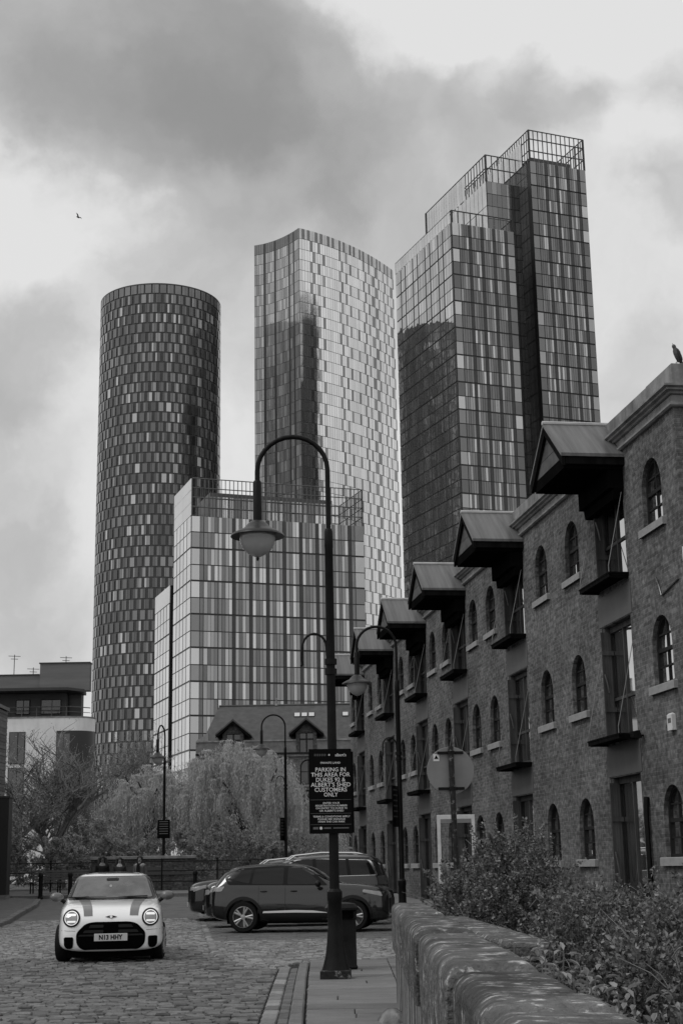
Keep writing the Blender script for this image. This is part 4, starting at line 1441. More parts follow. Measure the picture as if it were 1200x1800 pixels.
    def add_wheels(s, x, spokes=5, width=.2, rimm='rim', steer=0.0):
        ty = MB(); r = s.wr; h = width / 2
        Mx = Matrix.Rotation(R(90), 4, 'Y')
        ty.lathe([(r * .68, -h), (r * .93, -h), (r, -h + .03), (r, h - .03), (r * .93, h), (r * .68, h), (r * .66, h - .05), (r * .66, -h + .05), (r * .68, -h)], 36, M=Mx, cap0=False, cap1=False)
        tm = ty.mesh('tyre', 'tyre', 40)
        rm = MB()
        rm.lathe([(r * .68, -.02), (r * .7, .0), (r * .64, .015), (r * .6, -.03), (.02, -.05)], 32, M=Matrix.Translation((h, 0, 0)) @ Mx, cap0=False, mi=1)
        rm.lathe([(r * .69, -.03), (r * .69, .008), (r * .655, .008), (r * .655, -.03)], 32, M=Matrix.Translation((h, 0, 0)) @ Mx, cap0=False, cap1=False)
        for i in range(spokes):
            for da in (-.17, .17):
                a = 2 * math.pi * i / spokes
                p0 = Vector((h + .0, .05 * math.cos(a), .05 * math.sin(a))); p1 = Vector((h - .004, r * .67 * math.cos(a + da), r * .67 * math.sin(a + da)))
                rm.tube([p0, p1], [.02, .026], 5)
        rm.lathe([(.06, -.04), (.06, .012), (.03, .02)], 12, M=Matrix.Translation((h, 0, 0)) @ Mx)
        rmm = rm.mesh('rim', [rimm, 'rim_dark'], 40)
        for i, (wy, wz) in enumerate(s.wheels):
            for sx in (-1, 1):
                w = link('wheel', None, s.t, (sx * x, wy, wz), (0, 0, (0 if sx > 0 else math.pi) + (steer if i == 0 else 0)))
                link('tyre', tm, w); link('rim', rmm, w)

# ---- white hatchback coming towards the camera
mini_st = [(0.0, .25, .64, .52, .50, .58, .40), (.035, .19, .72, .70, .66, .64, .55), (.12, .17, .82, .80, .77, .73, .66), (.28, .17, .885, .848, .815, .80, .70), (.55, .17, .93, .868, .83, .85, .72),
           (.95, .17, .965, .872, .83, .885, .73), (1.12, .17, .985, .872, .83, .90, .735), (1.2, .17, 1.03, .872, .825, .905, .69), (1.5, .17, 1.29, .872, .815, .91, .645), (1.70, .17, 1.405, .872, .81, .915, .635), (2.1, .17, 1.44, .872, .81, .92, .635),
           (2.8, .17, 1.435, .872, .81, .93, .63), (3.3, .18, 1.40, .87, .80, .94, .61), (3.55, .2, 1.30, .86, .79, .95, .56), (3.72, .24, 1.06, .84, .78, .9, .58), (3.82, .3, .9, .76, .7, .78, .55)]
MN = Car(mini_st, 'white_car', 'small white hatchback with dark bonnet stripes driving towards the viewer', (-3.88, 24.72, 0), R(8.3), 'car_white', 1.0, [(.74, .31), (3.2, .31)], .31, .345, 'cars in the street')
MN.add_wheels(.775, 5, .2, steer=R(-9))
def rpoly(pts, r=.03, n=4):
    """polygon with rounded corners"""
    out = []
    k = len(pts)
    for i in range(k):
        p0, p1, p2 = Vector(pts[i - 1]), Vector(pts[i]), Vector(pts[(i + 1) % k])
        a = (p0 - p1); c = (p2 - p1)
        ra = min(r, a.length * .45, c.length * .45)
        s0 = p1 + a.normalized() * ra; s2 = p1 + c.normalized() * ra
        for j in range(n + 1):
            t_ = j / n
            q = s0 * (1 - t_) ** 2 + p1 * 2 * t_ * (1 - t_) + s2 * t_ ** 2
            out.append((q.x, q.y))
    return out
def circ(cx_, cz, r, n=24):
    return [(cx_ + r * math.cos(2 * math.pi * i / n), cz + r * math.sin(2 * math.pi * i / n)) for i in range(n)]
MN.patch('windscreen_surround', 'car_roof_black', 'f', rpoly([(-.755, .975), (.755, .975), (.62, 1.36), (-.62, 1.36)], .05), .008, 24)
ws = MN.patch('windscreen', 'car_screen', 'f', rpoly([(-.685, 1.0), (.685, 1.0), (.57, 1.345), (-.57, 1.345)], .04), .013, 20)
MN.patch('inner_mirror', 'car_plastic', 'f', rpoly([(-.10, 1.275), (.10, 1.275), (.11, 1.315), (-.11, 1.315)], .015), .017, 3, parent=ws)
MN.patch('sensor_housing', 'mirror_cap', 'f', rpoly([(-.05, 1.318), (.05, 1.318), (.09, 1.342), (-.09, 1.342)], .01), .017, 3, parent=ws)
MN.patch('permit_holder', 'lens', 'f', circ(-.03, 1.19, .022, 10), .016, 2, parent=ws)
g = MN.patch('grille', 'well', 'f', rpoly([(-.46, .215), (.46, .215), (.55, .30), (.56, .475), (.42, .615), (.30, .645), (-.30, .645), (-.42, .615), (-.56, .475), (-.55, .30)], .06), .012, 7)
MN.patch('grille_mesh', 'well', 'f', rpoly([(-.43, .245), (.43, .245), (.51, .315), (.51, .40), (-.51, .40), (-.51, .315)], .05), .016, 5, parent=g)
for (za, zb2, hw_) in ((.555, .60, .36), (.475, .52, .45)):
    for sx in (-1, 1):
        a, c = sorted((sx * .12, sx * hw_))
        MN.patch('grille_slot', 'car_plastic', 'f', rpoly([(a, za), (c, za), (c - (.03 if sx > 0 else 0), zb2), (a + (.03 if sx < 0 else 0), zb2)], .012), .016, 3, parent=g)
MN.patch('grille_bar', 'car_plastic', 'f', rpoly([(-.53, .425), (.53, .425), (.50, .452), (-.50, .452)], .01), .03, 3, parent=g)
for sx in (-1, 1):
    MN.patch('air_intake', 'well', 'f', rpoly([(sx * .625, .235), (sx * .70, .235), (sx * .745, .28), (sx * .75, .415), (sx * .60, .415), (sx * .60, .28)], .03), .012, 4)
    hl = MN.patch('headlight', 'car_plastic', 'f', circ(sx * .635, .705, .138, 28), .010, 4)
    MN.patch('headlight_ring', 'headlight_lit', 'f', circ(sx * .635, .705, .108, 28), .016, 2, parent=hl, hole=.88)
    MN.patch('headlight_lens', 'lens', 'f', circ(sx * .635, .705, .088, 24), .016, 3, parent=hl)
    MN.patch('headlight_bar', 'headlight_lit', 'f', rpoly([(sx * .635 - .07, .735), (sx * .635 + .07, .735), (sx * .635 + .065, .768), (sx * .635 - .065, .768)], .01), .020, 2, parent=hl)
    MN.patch('headlight_bar', 'headlight_lit', 'f', rpoly([(sx * .635 - .065, .638), (sx * .635 + .065, .638), (sx * .635 + .07, .665), (sx * .635 - .07, .665)], .01), .020, 2, parent=hl)
    # bonnet stripe
    MN.patch('bonnet_stripe', 'car_stripe', 't', [(sx * .30, .055), (sx * .44, .055), (sx * .56, 1.08), (sx * .375, 1.08)] if sx > 0 else [(-.44, .055), (-.30, .055), (-.375, 1.08), (-.56, 1.08)], .005, 8)
    # mirror
    mm = MB(); mm.ball((sx * .945, 1.27, 1.03), (.118, .08, .078), 14, 9); mir = mm.build('door_mirror', 'mirror_cap', MN.t, smooth=60)
    MB().tube([(sx * .78, 1.34, .92), (sx * .87, 1.30, .99)], .035, 6).build('mirror_stalk', 'car_plastic', mir)
    MN.patch('side_window', 'car_glass', 'R' if sx > 0 else 'L', rpoly([(1.42, .97), (2.6, .99), (2.55, 1.33), (1.9, 1.33), (1.72, 1.27)], .05), .006, 5)
    MN.patch('rear_side_window', 'car_glass', 'R' if sx > 0 else 'L', rpoly([(2.66, .99), (3.35, 1.02), (3.25, 1.31), (2.62, 1.33)], .05), .006, 5)
MN.patch('dark_roof_patch', 'car_glass', 't', rpoly([(-.47, 1.86), (.47, 1.86), (.46, 2.95), (-.46, 2.95)], .08), .005, 8)  # the roof's dark reflection, put into the colour as a dark glass patch
MN.patch('bonnet_seam', 'rim_dark', 'f', [(-.80, .515), (-.57, .505), (-.57, .51), (-.80, .52)], .004, 2)
MN.patch('bonnet_seam', 'rim_dark', 'f', [(.57, .505), (.80, .515), (.80, .52), (.57, .51)], .004, 2)
bd = MN.patch('badge', 'car_plastic', 'f', [(-.10, .718), (-.03, .735), (0, .742), (.03, .735), (.10, .718), (.03, .705), (0, .695), (-.03, .705)], .012, 2)
MN.patch('badge_disc', 'chrome', 'f', circ(0, .718, .022, 12), .016, 2, parent=bd)
pl = MB().bevbox(-.268, .268, -.012, .0, -.058, .058, .004).build('number_plate', 'plate', MN.t, (0, -.035, .405))
lt = letter('N13 HHY', .38, .08, 'sign_black', pl, (0, -.016, 0), bold=.035); lt.name = 'plate_lettering'
for sx in (-1, 1):
    MB().tube([(sx * .1, 1.16, 1.02), (sx * .55 - .25, 1.15, 1.025), (sx * .5 + .1, 1.17, 1.03)], .008, 4).build('wiper', 'car_plastic', ws)
MB().box(-.7, .7, .14, 3.6, .085, .26).build('underfloor', 'well', MN.t)

# ---- crossover parked nose-in, side on
def suv(L_, H_, W, label, name, loc, rz, body, hood=1.0, rear='slope', sc=1.0, wr=.345, group='cars in the street'):
    k = L_ / 4.3; h = H_ / 1.55
    if rear == 'slope':
        tail = [(3.45 * k, .2, 1.515 * h, W, W * .92, 1.02 * h, W * .70), (3.85 * k, .22, 1.45 * h, W * .99, W * .91, 1.05 * h, W * .68), (4.05 * k, .26, 1.30 * h, W * .98, W * .9, 1.05 * h, W * .68), (4.2 * k, .3, 1.06 * h, W * .95, W * .88, 1.0 * h, W * .7), (4.3 * k, .36, .92 * h, W * .86, W * .8, .85 * h, W * .6)]
    else:
        tail = [(3.5 * k, .2, 1.54 * h, W, W * .92, 1.0 * h, W * .74), (3.95 * k, .22, 1.52 * h, W * .99, W * .92, 1.0 * h, W * .73), (4.12 * k, .26, 1.42 * h, W * .98, W * .91, 1.0 * h, W * .72), (4.22 * k, .3, 1.12 * h, W * .96, W * .89, .98 * h, W * .74), (4.3 * k, .36, .95 * h, W * .88, W * .82, .86 * h, W * .66)]
    st_ = [(0, .30, .80 * h, W * .70, W * .66, .72 * h, W * .5), (.05, .24, .90 * h, W * .86, W * .82, .80 * h, W * .66), (.2, .21, .98 * h, W * .95, W * .90, .88 * h, W * .76), (.55, .2, 1.03 * h, W * .99, W * .93, .94 * h, W * .8), (1.05 * k, .2, 1.06 * h, W, W * .93, .98 * h, W * .82), (1.3 * k, .2, 1.08 * h, W, W * .93, .99 * h, W * .82),
           (1.42 * k, .2, 1.13 * h, W, W * .93, .99 * h, W * .76), (1.85 * k, .2, 1.41 * h, W, W * .92, 1.0 * h, W * .68), (2.15 * k, .2, 1.51 * h, W, W * .92, 1.0 * h, W * .69), (2.8 * k, .2, 1.55 * h, W, W * .92, 1.01 * h, W * .70)] + tail
    c = Car(st_, name, label, loc, rz, body, sc, [(.86 * k, wr), (3.47 * k, wr)], wr, wr + .05, group)
    c.add_wheels(W - .115, 5, .21)
    MB().box(-W * .8, W * .8, .35, L_ - .4, .19, .33).build('underfloor', 'well', c.t)
    for y0 in (.86 * k, 3.47 * k):       # black plastic arches
        ro, ri = wr + .115, wr + .048
        for ax in 'RL':
            pts = [(y0 + ro * math.cos(a), wr + ro * math.sin(a)) for a in [R(-12) + R(204) * i / 20 for i in range(21)]]
            pin = [(y0 + ri * math.cos(a), wr + ri * math.sin(a)) for a in [R(-12) + R(204) * i / 20 for i in range(21)]]
            vs = []
            for (a, z_) in pts + pin:
                q, nn, d = c.hit(ax, a, max(z_, .23))
                if q is None: q = Vector(((W if ax == 'R' else -W) * .97, a, z_))
                vs.append(q + Vector(((.012 if ax == 'R' else -.012), 0, 0)))
            b = MB(); b.add(vs, [(i, i + 1, 22 + i, 21 + i) if ax == 'L' else (i, 21 + i, 22 + i, i + 1) for i in range(20)])
            b.build('wheel_arch', 'car_plastic', c.t, smooth=40)
    for ax in 'RL':
        c.patch('sill_cladding', 'car_plastic', ax, [(1.30 * k, .22), (3.03 * k, .22), (3.0 * k, .40), (1.33 * k, .40)], .01, 3)
    return c, k, h
P2, k, h = suv(4.2, 1.56, .885, 'dark grey crossover parked side-on with its nose to the warehouse, closest of the parked cars', 'parked_car', (1.04, 35.35, .02), R(83), 'car_grey')
def zb(v): return v * h
for ax in 'RL':
    P2.patch('front_window', 'car_glass', ax, rpoly([(1.62 * k, zb(1.05)), (2.42 * k, zb(1.05)), (2.42 * k, zb(1.43)), (2.14 * k, zb(1.42)), (1.9 * k, zb(1.30))], .04), .008, 5)
    P2.patch('rear_window', 'car_glass', ax, rpoly([(2.52 * k, zb(1.05)), (3.28 * k, zb(1.07)), (3.22 * k, zb(1.40)), (2.52 * k, zb(1.43))], .04), .008, 5)
    P2.patch('quarter_window', 'car_glass', ax, rpoly([(3.34 * k, zb(1.08)), (3.72 * k, zb(1.16)), (3.55 * k, zb(1.37)), (3.28 * k, zb(1.40))], .04), .008, 4)
    P2.patch('pillar_trim', 'car_roof_black', ax, rpoly([(1.45 * k, zb(1.02)), (3.85 * k, zb(1.06)), (3.95 * k, zb(1.22)), (3.6 * k, zb(1.43)), (2.7 * k, zb(1.475)), (2.1 * k, zb(1.45)), (1.8 * k, zb(1.31))], .05), .004, 6)
    P2.patch('sill_strip', 'bright_strip', ax, [(1.34 * k, .415), (2.22 * k, .435), (3.0 * k, .43), (2.98 * k, .47), (2.22 * k, .49), (1.8 * k, .475)], .016, 3)
    for ys in (1.45, 2.46, 3.10):
        P2.patch('door_seam', 'rim_dark', ax, [(ys * k, .42), (ys * k + .012, .42), (ys * k + .012, zb(1.03)), (ys * k, zb(1.03))], .003, 2)
    for yh in (2.26, 2.98):
        q, nn, d = P2.hit(ax, yh * k, zb(.905))
        sg = 1 if ax == 'R' else -1
        MB().ball((q.x + sg * .012, yh * k, zb(.905)), (.016, .085, .018), 8, 6).build('door_handle', 'car_plastic', P2.t, smooth=60)
    sg = 1 if ax == 'R' else -1
    MB().ball((sg * .985, 1.66 * k, zb(1.06)), (.10, .07, .075), 12, 8).build('door_mirror', 'car_plastic', P2.t, smooth=60)
    P2.patch('headlight', 'lens', ax, rpoly([(.16, zb(.76)), (.62, zb(.86)), (.60, zb(.92)), (.2, zb(.86))], .03), .008, 3)
    P2.patch('tail_light', 'lens', ax, rpoly([(4.0 * k, zb(.92)), (4.26 * k, zb(.90)), (4.24 * k, zb(1.0)), (3.93 * k, zb(1.03))], .03), .008, 3)
    P2.patch('bumper_cladding', 'car_plastic', ax, rpoly([(3.93 * k, .30), (4.25 * k, .36), (4.25 * k, .60), (3.95 * k, .58)], .04), .008, 3)
P2.patch('windscreen', 'car_glass', 'f', rpoly([(-.68, zb(1.12)), (.68, zb(1.12)), (.58, zb(1.44)), (-.58, zb(1.44))], .05), .008, 5)
P2.patch('rear_screen', 'car_glass', 'r', rpoly([(-.62, zb(1.10)), (.62, zb(1.10)), (.55, zb(1.40)), (-.55, zb(1.40))], .05), .008, 4)
P2.patch('tail_band', 'lens_red', 'r', rpoly([(-.75, zb(.90)), (.75, zb(.90)), (.75, zb(1.0)), (-.75, zb(1.0))], .03), .008, 4)
P2.patch('dark_roof_patch', 'car_roof_black', 't', rpoly([(-.56, 1.95 * k), (.56, 1.95 * k), (.55, 3.85 * k), (-.55, 3.85 * k)], .08), .004, 6)
P2.patch('grille', 'car_plastic', 'f', rpoly([(-.55, .38), (.55, .38), (.6, .72), (-.6, .72)], .06), .01, 4)
MB().bevbox(-.26, .26, 0, .012, -.055, .055, .003).build('number_plate', 'plate', P2.t, (0, 4.3 * k, .72))

# ---- large dark estate with silver roof rails behind it, facing the other way
P3, k, h = suv(4.75, 1.76, .93, 'black four-wheel drive with silver roof rails and bright window line, behind the grey crossover', 'parked_car', (-3.72, 39.0, .03), R(-84), 'car_black', rear='up', wr=.37)
for ax in 'RL':
    ol = rpoly([(1.58 * k, zb(1.03)), (4.02 * k, zb(1.06)), (3.86 * k, zb(1.40)), (2.7 * k, zb(1.44)), (2.1 * k, zb(1.42)), (1.88 * k, zb(1.32))], .07)
    P3.patch('window_trim', 'chrome', ax, ol, .008, 1, hole=.955)
    P3.patch('side_glass', 'car_glass', ax, [(lerp(2.8 * k, a, .955), lerp(zb(1.24), z_, .94)) for a, z_ in ol], .006, 6)
    P3.patch('window_post', 'car_roof_black', ax, [(2.5 * k, zb(1.05)), (2.58 * k, zb(1.05)), (2.58 * k, zb(1.43)), (2.5 * k, zb(1.43))], .011, 2)
    P3.patch('window_post', 'car_roof_black', ax, [(3.3 * k, zb(1.06)), (3.38 * k, zb(1.06)), (3.34 * k, zb(1.42)), (3.27 * k, zb(1.42))], .011, 2)
    P3.patch('tail_light', 'lens_red', ax, rpoly([(4.02 * k, zb(.86)), (4.26 * k, zb(.86)), (4.2 * k, zb(1.06)), (4.0 * k, zb(1.04))], .03), .008, 3)
    P3.patch('headlight', 'lens', ax, rpoly([(.12, zb(.74)), (.55, zb(.84)), (.52, zb(.90)), (.16, zb(.84))], .03), .008, 3)
    sg = 1 if ax == 'R' else -1
    MB().tube([(sg * .62, 1.95 * k, zb(1.42)), (sg * .655, 2.1 * k, zb(1.52)), (sg * .67, 2.7 * k, zb(1.575)), (sg * .67, 3.5 * k, zb(1.56)), (sg * .65, 3.85 * k, zb(1.50))], .024, 7).build('roof_rail', 'chrome', P3.t, smooth=50)
    MB().ball((sg * 1.03, 1.62 * k, zb(1.05)), (.11, .08, .09), 12, 8).build('door_mirror', 'car_black', P3.t, smooth=60)
    for yh in (2.26, 2.98):
        MB().ball((sg * .945, yh * k, zb(.90)), (.016, .09, .018), 8, 6).build('door_handle', 'chrome', P3.t, smooth=60)
P3.patch('windscreen', 'car_glass', 'f', rpoly([(-.7, zb(1.12)), (.7, zb(1.12)), (.6, zb(1.44)), (-.6, zb(1.44))], .05), .008, 5)
P3.patch('grille', 'chrome', 'f', rpoly([(-.48, .56), (.48, .56), (.5, zb(.84)), (-.5, zb(.84))], .05), .010, 4)
P3.patch('grille_mesh', 'well', 'f', rpoly([(-.44, .60), (.44, .60), (.46, zb(.82)), (-.46, zb(.82))], .05), .016, 4)
P3.patch('rear_screen', 'car_glass', 'r', rpoly([(-.66, zb(1.12)), (.66, zb(1.12)), (.6, zb(1.44)), (-.6, zb(1.44))], .05), .008, 4)
P3.patch('lower_intake', 'car_plastic', 'f', rpoly([(-.66, .33), (.66, .33), (.6, .52), (-.6, .52)], .05), .010, 4)

# ---- third parked car, farthest
P4, k, h = suv(4.6, 1.66, .92, 'dark car parked farthest along the row, its nose showing beyond the black four-wheel drive', 'parked_car', (-4.55, 43.0, gz(43)), R(-82), 'car_dark', rear='up', wr=.36)
for ax in 'RL':
    P4.patch('side_glass', 'car_glass', ax, rpoly([(1.58 * k, zb(1.04)), (4.0 * k, zb(1.06)), (3.86 * k, zb(1.40)), (2.7 * k, zb(1.45)), (2.1 * k, zb(1.42)), (1.88 * k, zb(1.32))], .07), .008, 6)
    P4.patch('headlight', 'lens', ax, rpoly([(.10, zb(.74)), (.5, zb(.86)), (.48, zb(.92)), (.14, zb(.86))], .03), .008, 3)
    sg = 1 if ax == 'R' else -1
    MB().tube([(sg * .62, 1.95 * k, zb(1.42)), (sg * .655, 2.1 * k, zb(1.52)), (sg * .67, 2.7 * k, zb(1.57)), (sg * .67, 3.5 * k, zb(1.555)), (sg * .65, 3.85 * k, zb(1.5))], .022, 7).build('roof_rail', 'chrome', P4.t, smooth=50)
    MB().ball((sg * 1.02, 1.62 * k, zb(1.06)), (.11, .08, .085), 12, 8).build('door_mirror', 'car_dark', P4.t, smooth=60)
P4.patch('windscreen', 'car_glass', 'f', rpoly([(-.7, zb(1.12)), (.7, zb(1.12)), (.6, zb(1.44)), (-.6, zb(1.44))], .05), .008, 5)
P4.patch('grille', 'car_plastic', 'f', rpoly([(-.5, .5), (.5, .5), (.52, zb(.82)), (-.52, zb(.82))], .06), .010, 4)
for sx in (-1, 1):
    P4.patch('headlight_front', 'lens', 'f', rpoly([(sx * .58, zb(.76)), (sx * .82, zb(.78)), (sx * .8, zb(.86)), (sx * .58, zb(.85))], .02), .01, 3)
    P3.patch('headlight_front', 'lens', 'f', rpoly([(sx * .58, zb(.72)), (sx * .82, zb(.75)), (sx * .8, zb(.86)), (sx * .58, zb(.84))], .02), .01, 3)
MB().bevbox(-.26, .26, -.012, .0, -.055, .055, .003).build('number_plate', 'plate', P4.t, (0, -.02, .44))
MB().bevbox(-.26, .26, -.012, .0, -.055, .055, .003).build('number_plate', 'plate', P3.t, (0, -.02, .46))

# ------------------------------------------------------------------ vegetation
import numpy as np
mat('bark', .05, .9, .3, 6, bump=.01)
mat('twig', .18, .9, .3, 6)
mat('leaf_willow', .52, .7, .12, 1.2, island=.28)
mat('leaf_bud', .27, .7, .2, 1.2, island=.45)
mat('leaf_hedge', .32, .65, .2, 1.0, island=.5)
mat('leaf_shrub', .145, .4, .2, 3, island=.75, ior=1.4)
mat('leaf_pale', .30, .5, .15, 5, island=.3)

def leaves(name, m, cen, axis, length, width, parent, seed=0, fold=.25):
    """many small leaves: each a creased diamond lying along its axis"""
    rng = np.random.default_rng(seed)
    n = len(cen)
    ax = axis / np.maximum(1e-6, np.linalg.norm(axis, axis=1, keepdims=True))
    rnd = rng.normal(size=(n, 3))
    side = np.cross(ax, rnd); side /= np.maximum(1e-6, np.linalg.norm(side, axis=1, keepdims=True))
    nor = np.cross(ax, side)
    L_ = (length * rng.uniform(.45, 1.45, n))[:, None]; W_ = (width * rng.uniform(.7, 1.25, n))[:, None]
    p0 = cen - ax * L_ * .5
    p1 = cen + side * W_ * .5 + nor * W_ * fold + ax * L_ * .05
    p2 = cen + ax * L_ * .5
    p3 = cen - side * W_ * .5 + nor * W_ * fold + ax * L_ * .05
    co = np.stack([p0, p1, p2, p3], 1).reshape(-1, 3).astype(np.float32)
    base = (np.arange(n) * 4)[:, None]
    tri = np.concatenate([base + np.array([[0, 1, 2]]), base + np.array([[0, 2, 3]])], 1).reshape(-1).astype(np.int32)
    me = bpy.data.meshes.new(name)
    me.vertices.add(len(co)); me.vertices.foreach_set('co', co.ravel())
    me.loops.add(len(tri)); me.loops.foreach_set('vertex_index', tri)
    me.polygons.add(len(tri) // 3)
    me.polygons.foreach_set('loop_start', np.arange(0, len(tri), 3, dtype=np.int32))
    me.polygons.foreach_set('loop_total', np.full(len(tri) // 3, 3, dtype=np.int32))
    me.materials.append(MATS[m])
    me.update(calc_edges=True)
    return tag(link(name, me, parent), kind='stuff')

def thin_leaf(name, share=.45):
    """let part of the light through the leaf"""
    t = MATS[name].node_tree
    b = t.nodes['Principled BSDF']; o = [n for n in t.nodes if n.type == 'OUTPUT_MATERIAL'][0]
    tr = t.nodes.new('ShaderNodeBsdfTranslucent'); mx_ = t.nodes.new('ShaderNodeMixShader')
    mx_.inputs[0].default_value = share
    t.links.new(b.inputs['Base Color'].links[0].from_socket, tr.inputs['Color'])
    t.links.new(b.outputs[0], mx_.inputs[1]); t.links.new(tr.outputs[0], mx_.inputs[2]); t.links.new(mx_.outputs[0], o.inputs['Surface'])
for _n in ('leaf_willow', 'leaf_bud', 'leaf_hedge', 'leaf_shrub', 'leaf_pale'):
    thin_leaf(_n, .5 if _n == 'leaf_willow' else .15 if _n == 'leaf_shrub' else .35)
def limb_path(p0, p1, bend, n, rng):
    p0 = Vector(p0); p1 = Vector(p1)
    out = []
    for i in range(n + 1):
        t_ = i / n
        out.append(p0.lerp(p1, t_) + Vector(bend) * math.sin(math.pi * t_) + Vector((rng.gauss(0, .04), rng.gauss(0, .04), rng.gauss(0, .03))) * (1 if 0 < i < n else 0))
    return out
def willow(label, loc, rx, ry, H, z_skirt, seed, tufts=120, strands=26, nleaf=15, m='leaf_willow'):
    rng = random.Random(seed); nr = np.random.default_rng(seed)
    t = thing('willow_tree', label, 'tree', loc, 0, 'trees beyond the railing')
    b = MB()
    b.tube([(0, 0, -.3), (.08, 0, H * .2), (-.05, .05, H * .42)], [.3, .24, .19], 9)
    tops = []
    for i in range(9):
        a = 2 * math.pi * i / 9 + rng.uniform(-.3, .3)
        e = (rx * .62 * math.cos(a), ry * .62 * math.sin(a), H * rng.uniform(.7, .92))
        path = limb_path((-.05, .05, H * rng.uniform(.3, .42)), e, (0, 0, .35), 6, rng)
        b.tube(path, [lerp(.13, .035, j / 6) for j in range(7)], 6)
        tops.append(path)
    b.build('trunk', 'bark', t, smooth=60)
    cen = []; ax = []
    for k in range(tufts):
        # fountain heads sit on an uneven dome
        a = rng.uniform(0, 2 * math.pi); q = math.sqrt(rng.uniform(.02, 1)) 
        lump = .82 + .18 * math.sin(3 * a + seed) + rng.uniform(-.12, .12)
        x, y = rx * q * math.cos(a) * lump, ry * q * math.sin(a) * lump
        z = H * (.52 + .48 * math.sqrt(max(0, 1 - q * q))) * rng.uniform(.86, 1.03)
        out = Vector((x, y, 0)); out = out.normalized() if out.length > .01 else Vector((1, 0, 0))
        drop_to = z_skirt + rng.uniform(0, H * .25)
        for s_ in range(strands):
            sa = rng.uniform(0, 2 * math.pi); spread = abs(rng.gauss(0, .30)) + .04
            d = Vector((math.cos(sa), math.sin(sa), 0)) * spread + out * rng.uniform(0, .35)
            ln = min(z - drop_to, rng.uniform(.7, 2.9)) if z > drop_to else .4
            for j in range(nleaf):
                f = (j + rng.random()) / nleaf
                p = Vector((x, y, z)) + d * min(1, f * 2.4) ** .7 + Vector((0, 0, .16 * math.sin(min(1, f * 3) * math.pi) - ln * f ** 1.25))
                cen.append((p.x + rng.gauss(0, .035), p.y + rng.gauss(0, .035), p.z)); ax.append((rng.gauss(0, .35) + d.x * .3, rng.gauss(0, .35) + d.y * .3, -1 if f > .12 else .2))
    leaves('crown', m, np.array(cen), np.array(ax), .15, .034, t, seed)
    return t
def twig_tree(label, loc, H, spread, seed, levels=4, leaf=9000, trunk_r=.16, name='bare_tree', lean=0.0):
    rng = random.Random(seed)
    t = thing(name, label, 'tree', loc, 0, 'trees beyond the railing')
    b = MB(); br = MB(); tips = []
    def grow(p, d, L_, r, lv):
        n = 4
        path = [p]
        q = p.copy(); dd = d.copy()
        for i in range(n):
            dd = (dd + Vector((rng.gauss(0, .13), rng.gauss(0, .13), rng.gauss(0, .09) + .02))).normalized()
            q = q + dd * (L_ / n); path.append(q.copy())
        (b if lv == 0 else br).tube(path, [lerp(r, r * .55, i / n) for i in range(n + 1)], 7 if lv == 0 else 4 if lv < 2 else 3, caps=False)
        if lv >= levels - 1:
            tips.extend(path[1:]); 
        if lv < levels:
            k = (11, 7, 5, 4, 3)[lv]
            for i in range(k):
                f = rng.uniform(.35, 1.0) if lv else rng.uniform(.3, 1.0)
                pp = path[min(n, int(f * n + .5))]
                a = rng.uniform(0, 2 * math.pi)
                up = rng.uniform(.35, .95)
                side = Vector((math.cos(a), math.sin(a), 0)) * spread
                nd = (dd * .5 + side * rng.uniform(.55, 1.15) + Vector((0, 0, up * .38))).normalized()
                grow(pp.copy(), nd, L_ * rng.uniform(.5, .72), r * .5, lv + 1)
    grow(Vector((0, 0, -.3)), Vector((lean, 0, 1)).normalized(), H * .46, trunk_r, 0)
    b.build('trunk', 'bark', t, smooth=60)
    tag(br.build('branches', 'twig', t), kind='stuff')
    cen = []; ax = []
    for i in range(leaf):
        p = rng.choice(tips)
        cen.append((p.x + rng.gauss(0, .12), p.y + rng.gauss(0, .12), p.z + rng.gauss(0, .12))); ax.append((rng.gauss(0, 1), rng.gauss(0, 1), rng.gauss(0, 1)))
    leaves('crown', 'leaf_bud', np.array(cen), np.array(ax), .085, .045, t, seed)
    return t
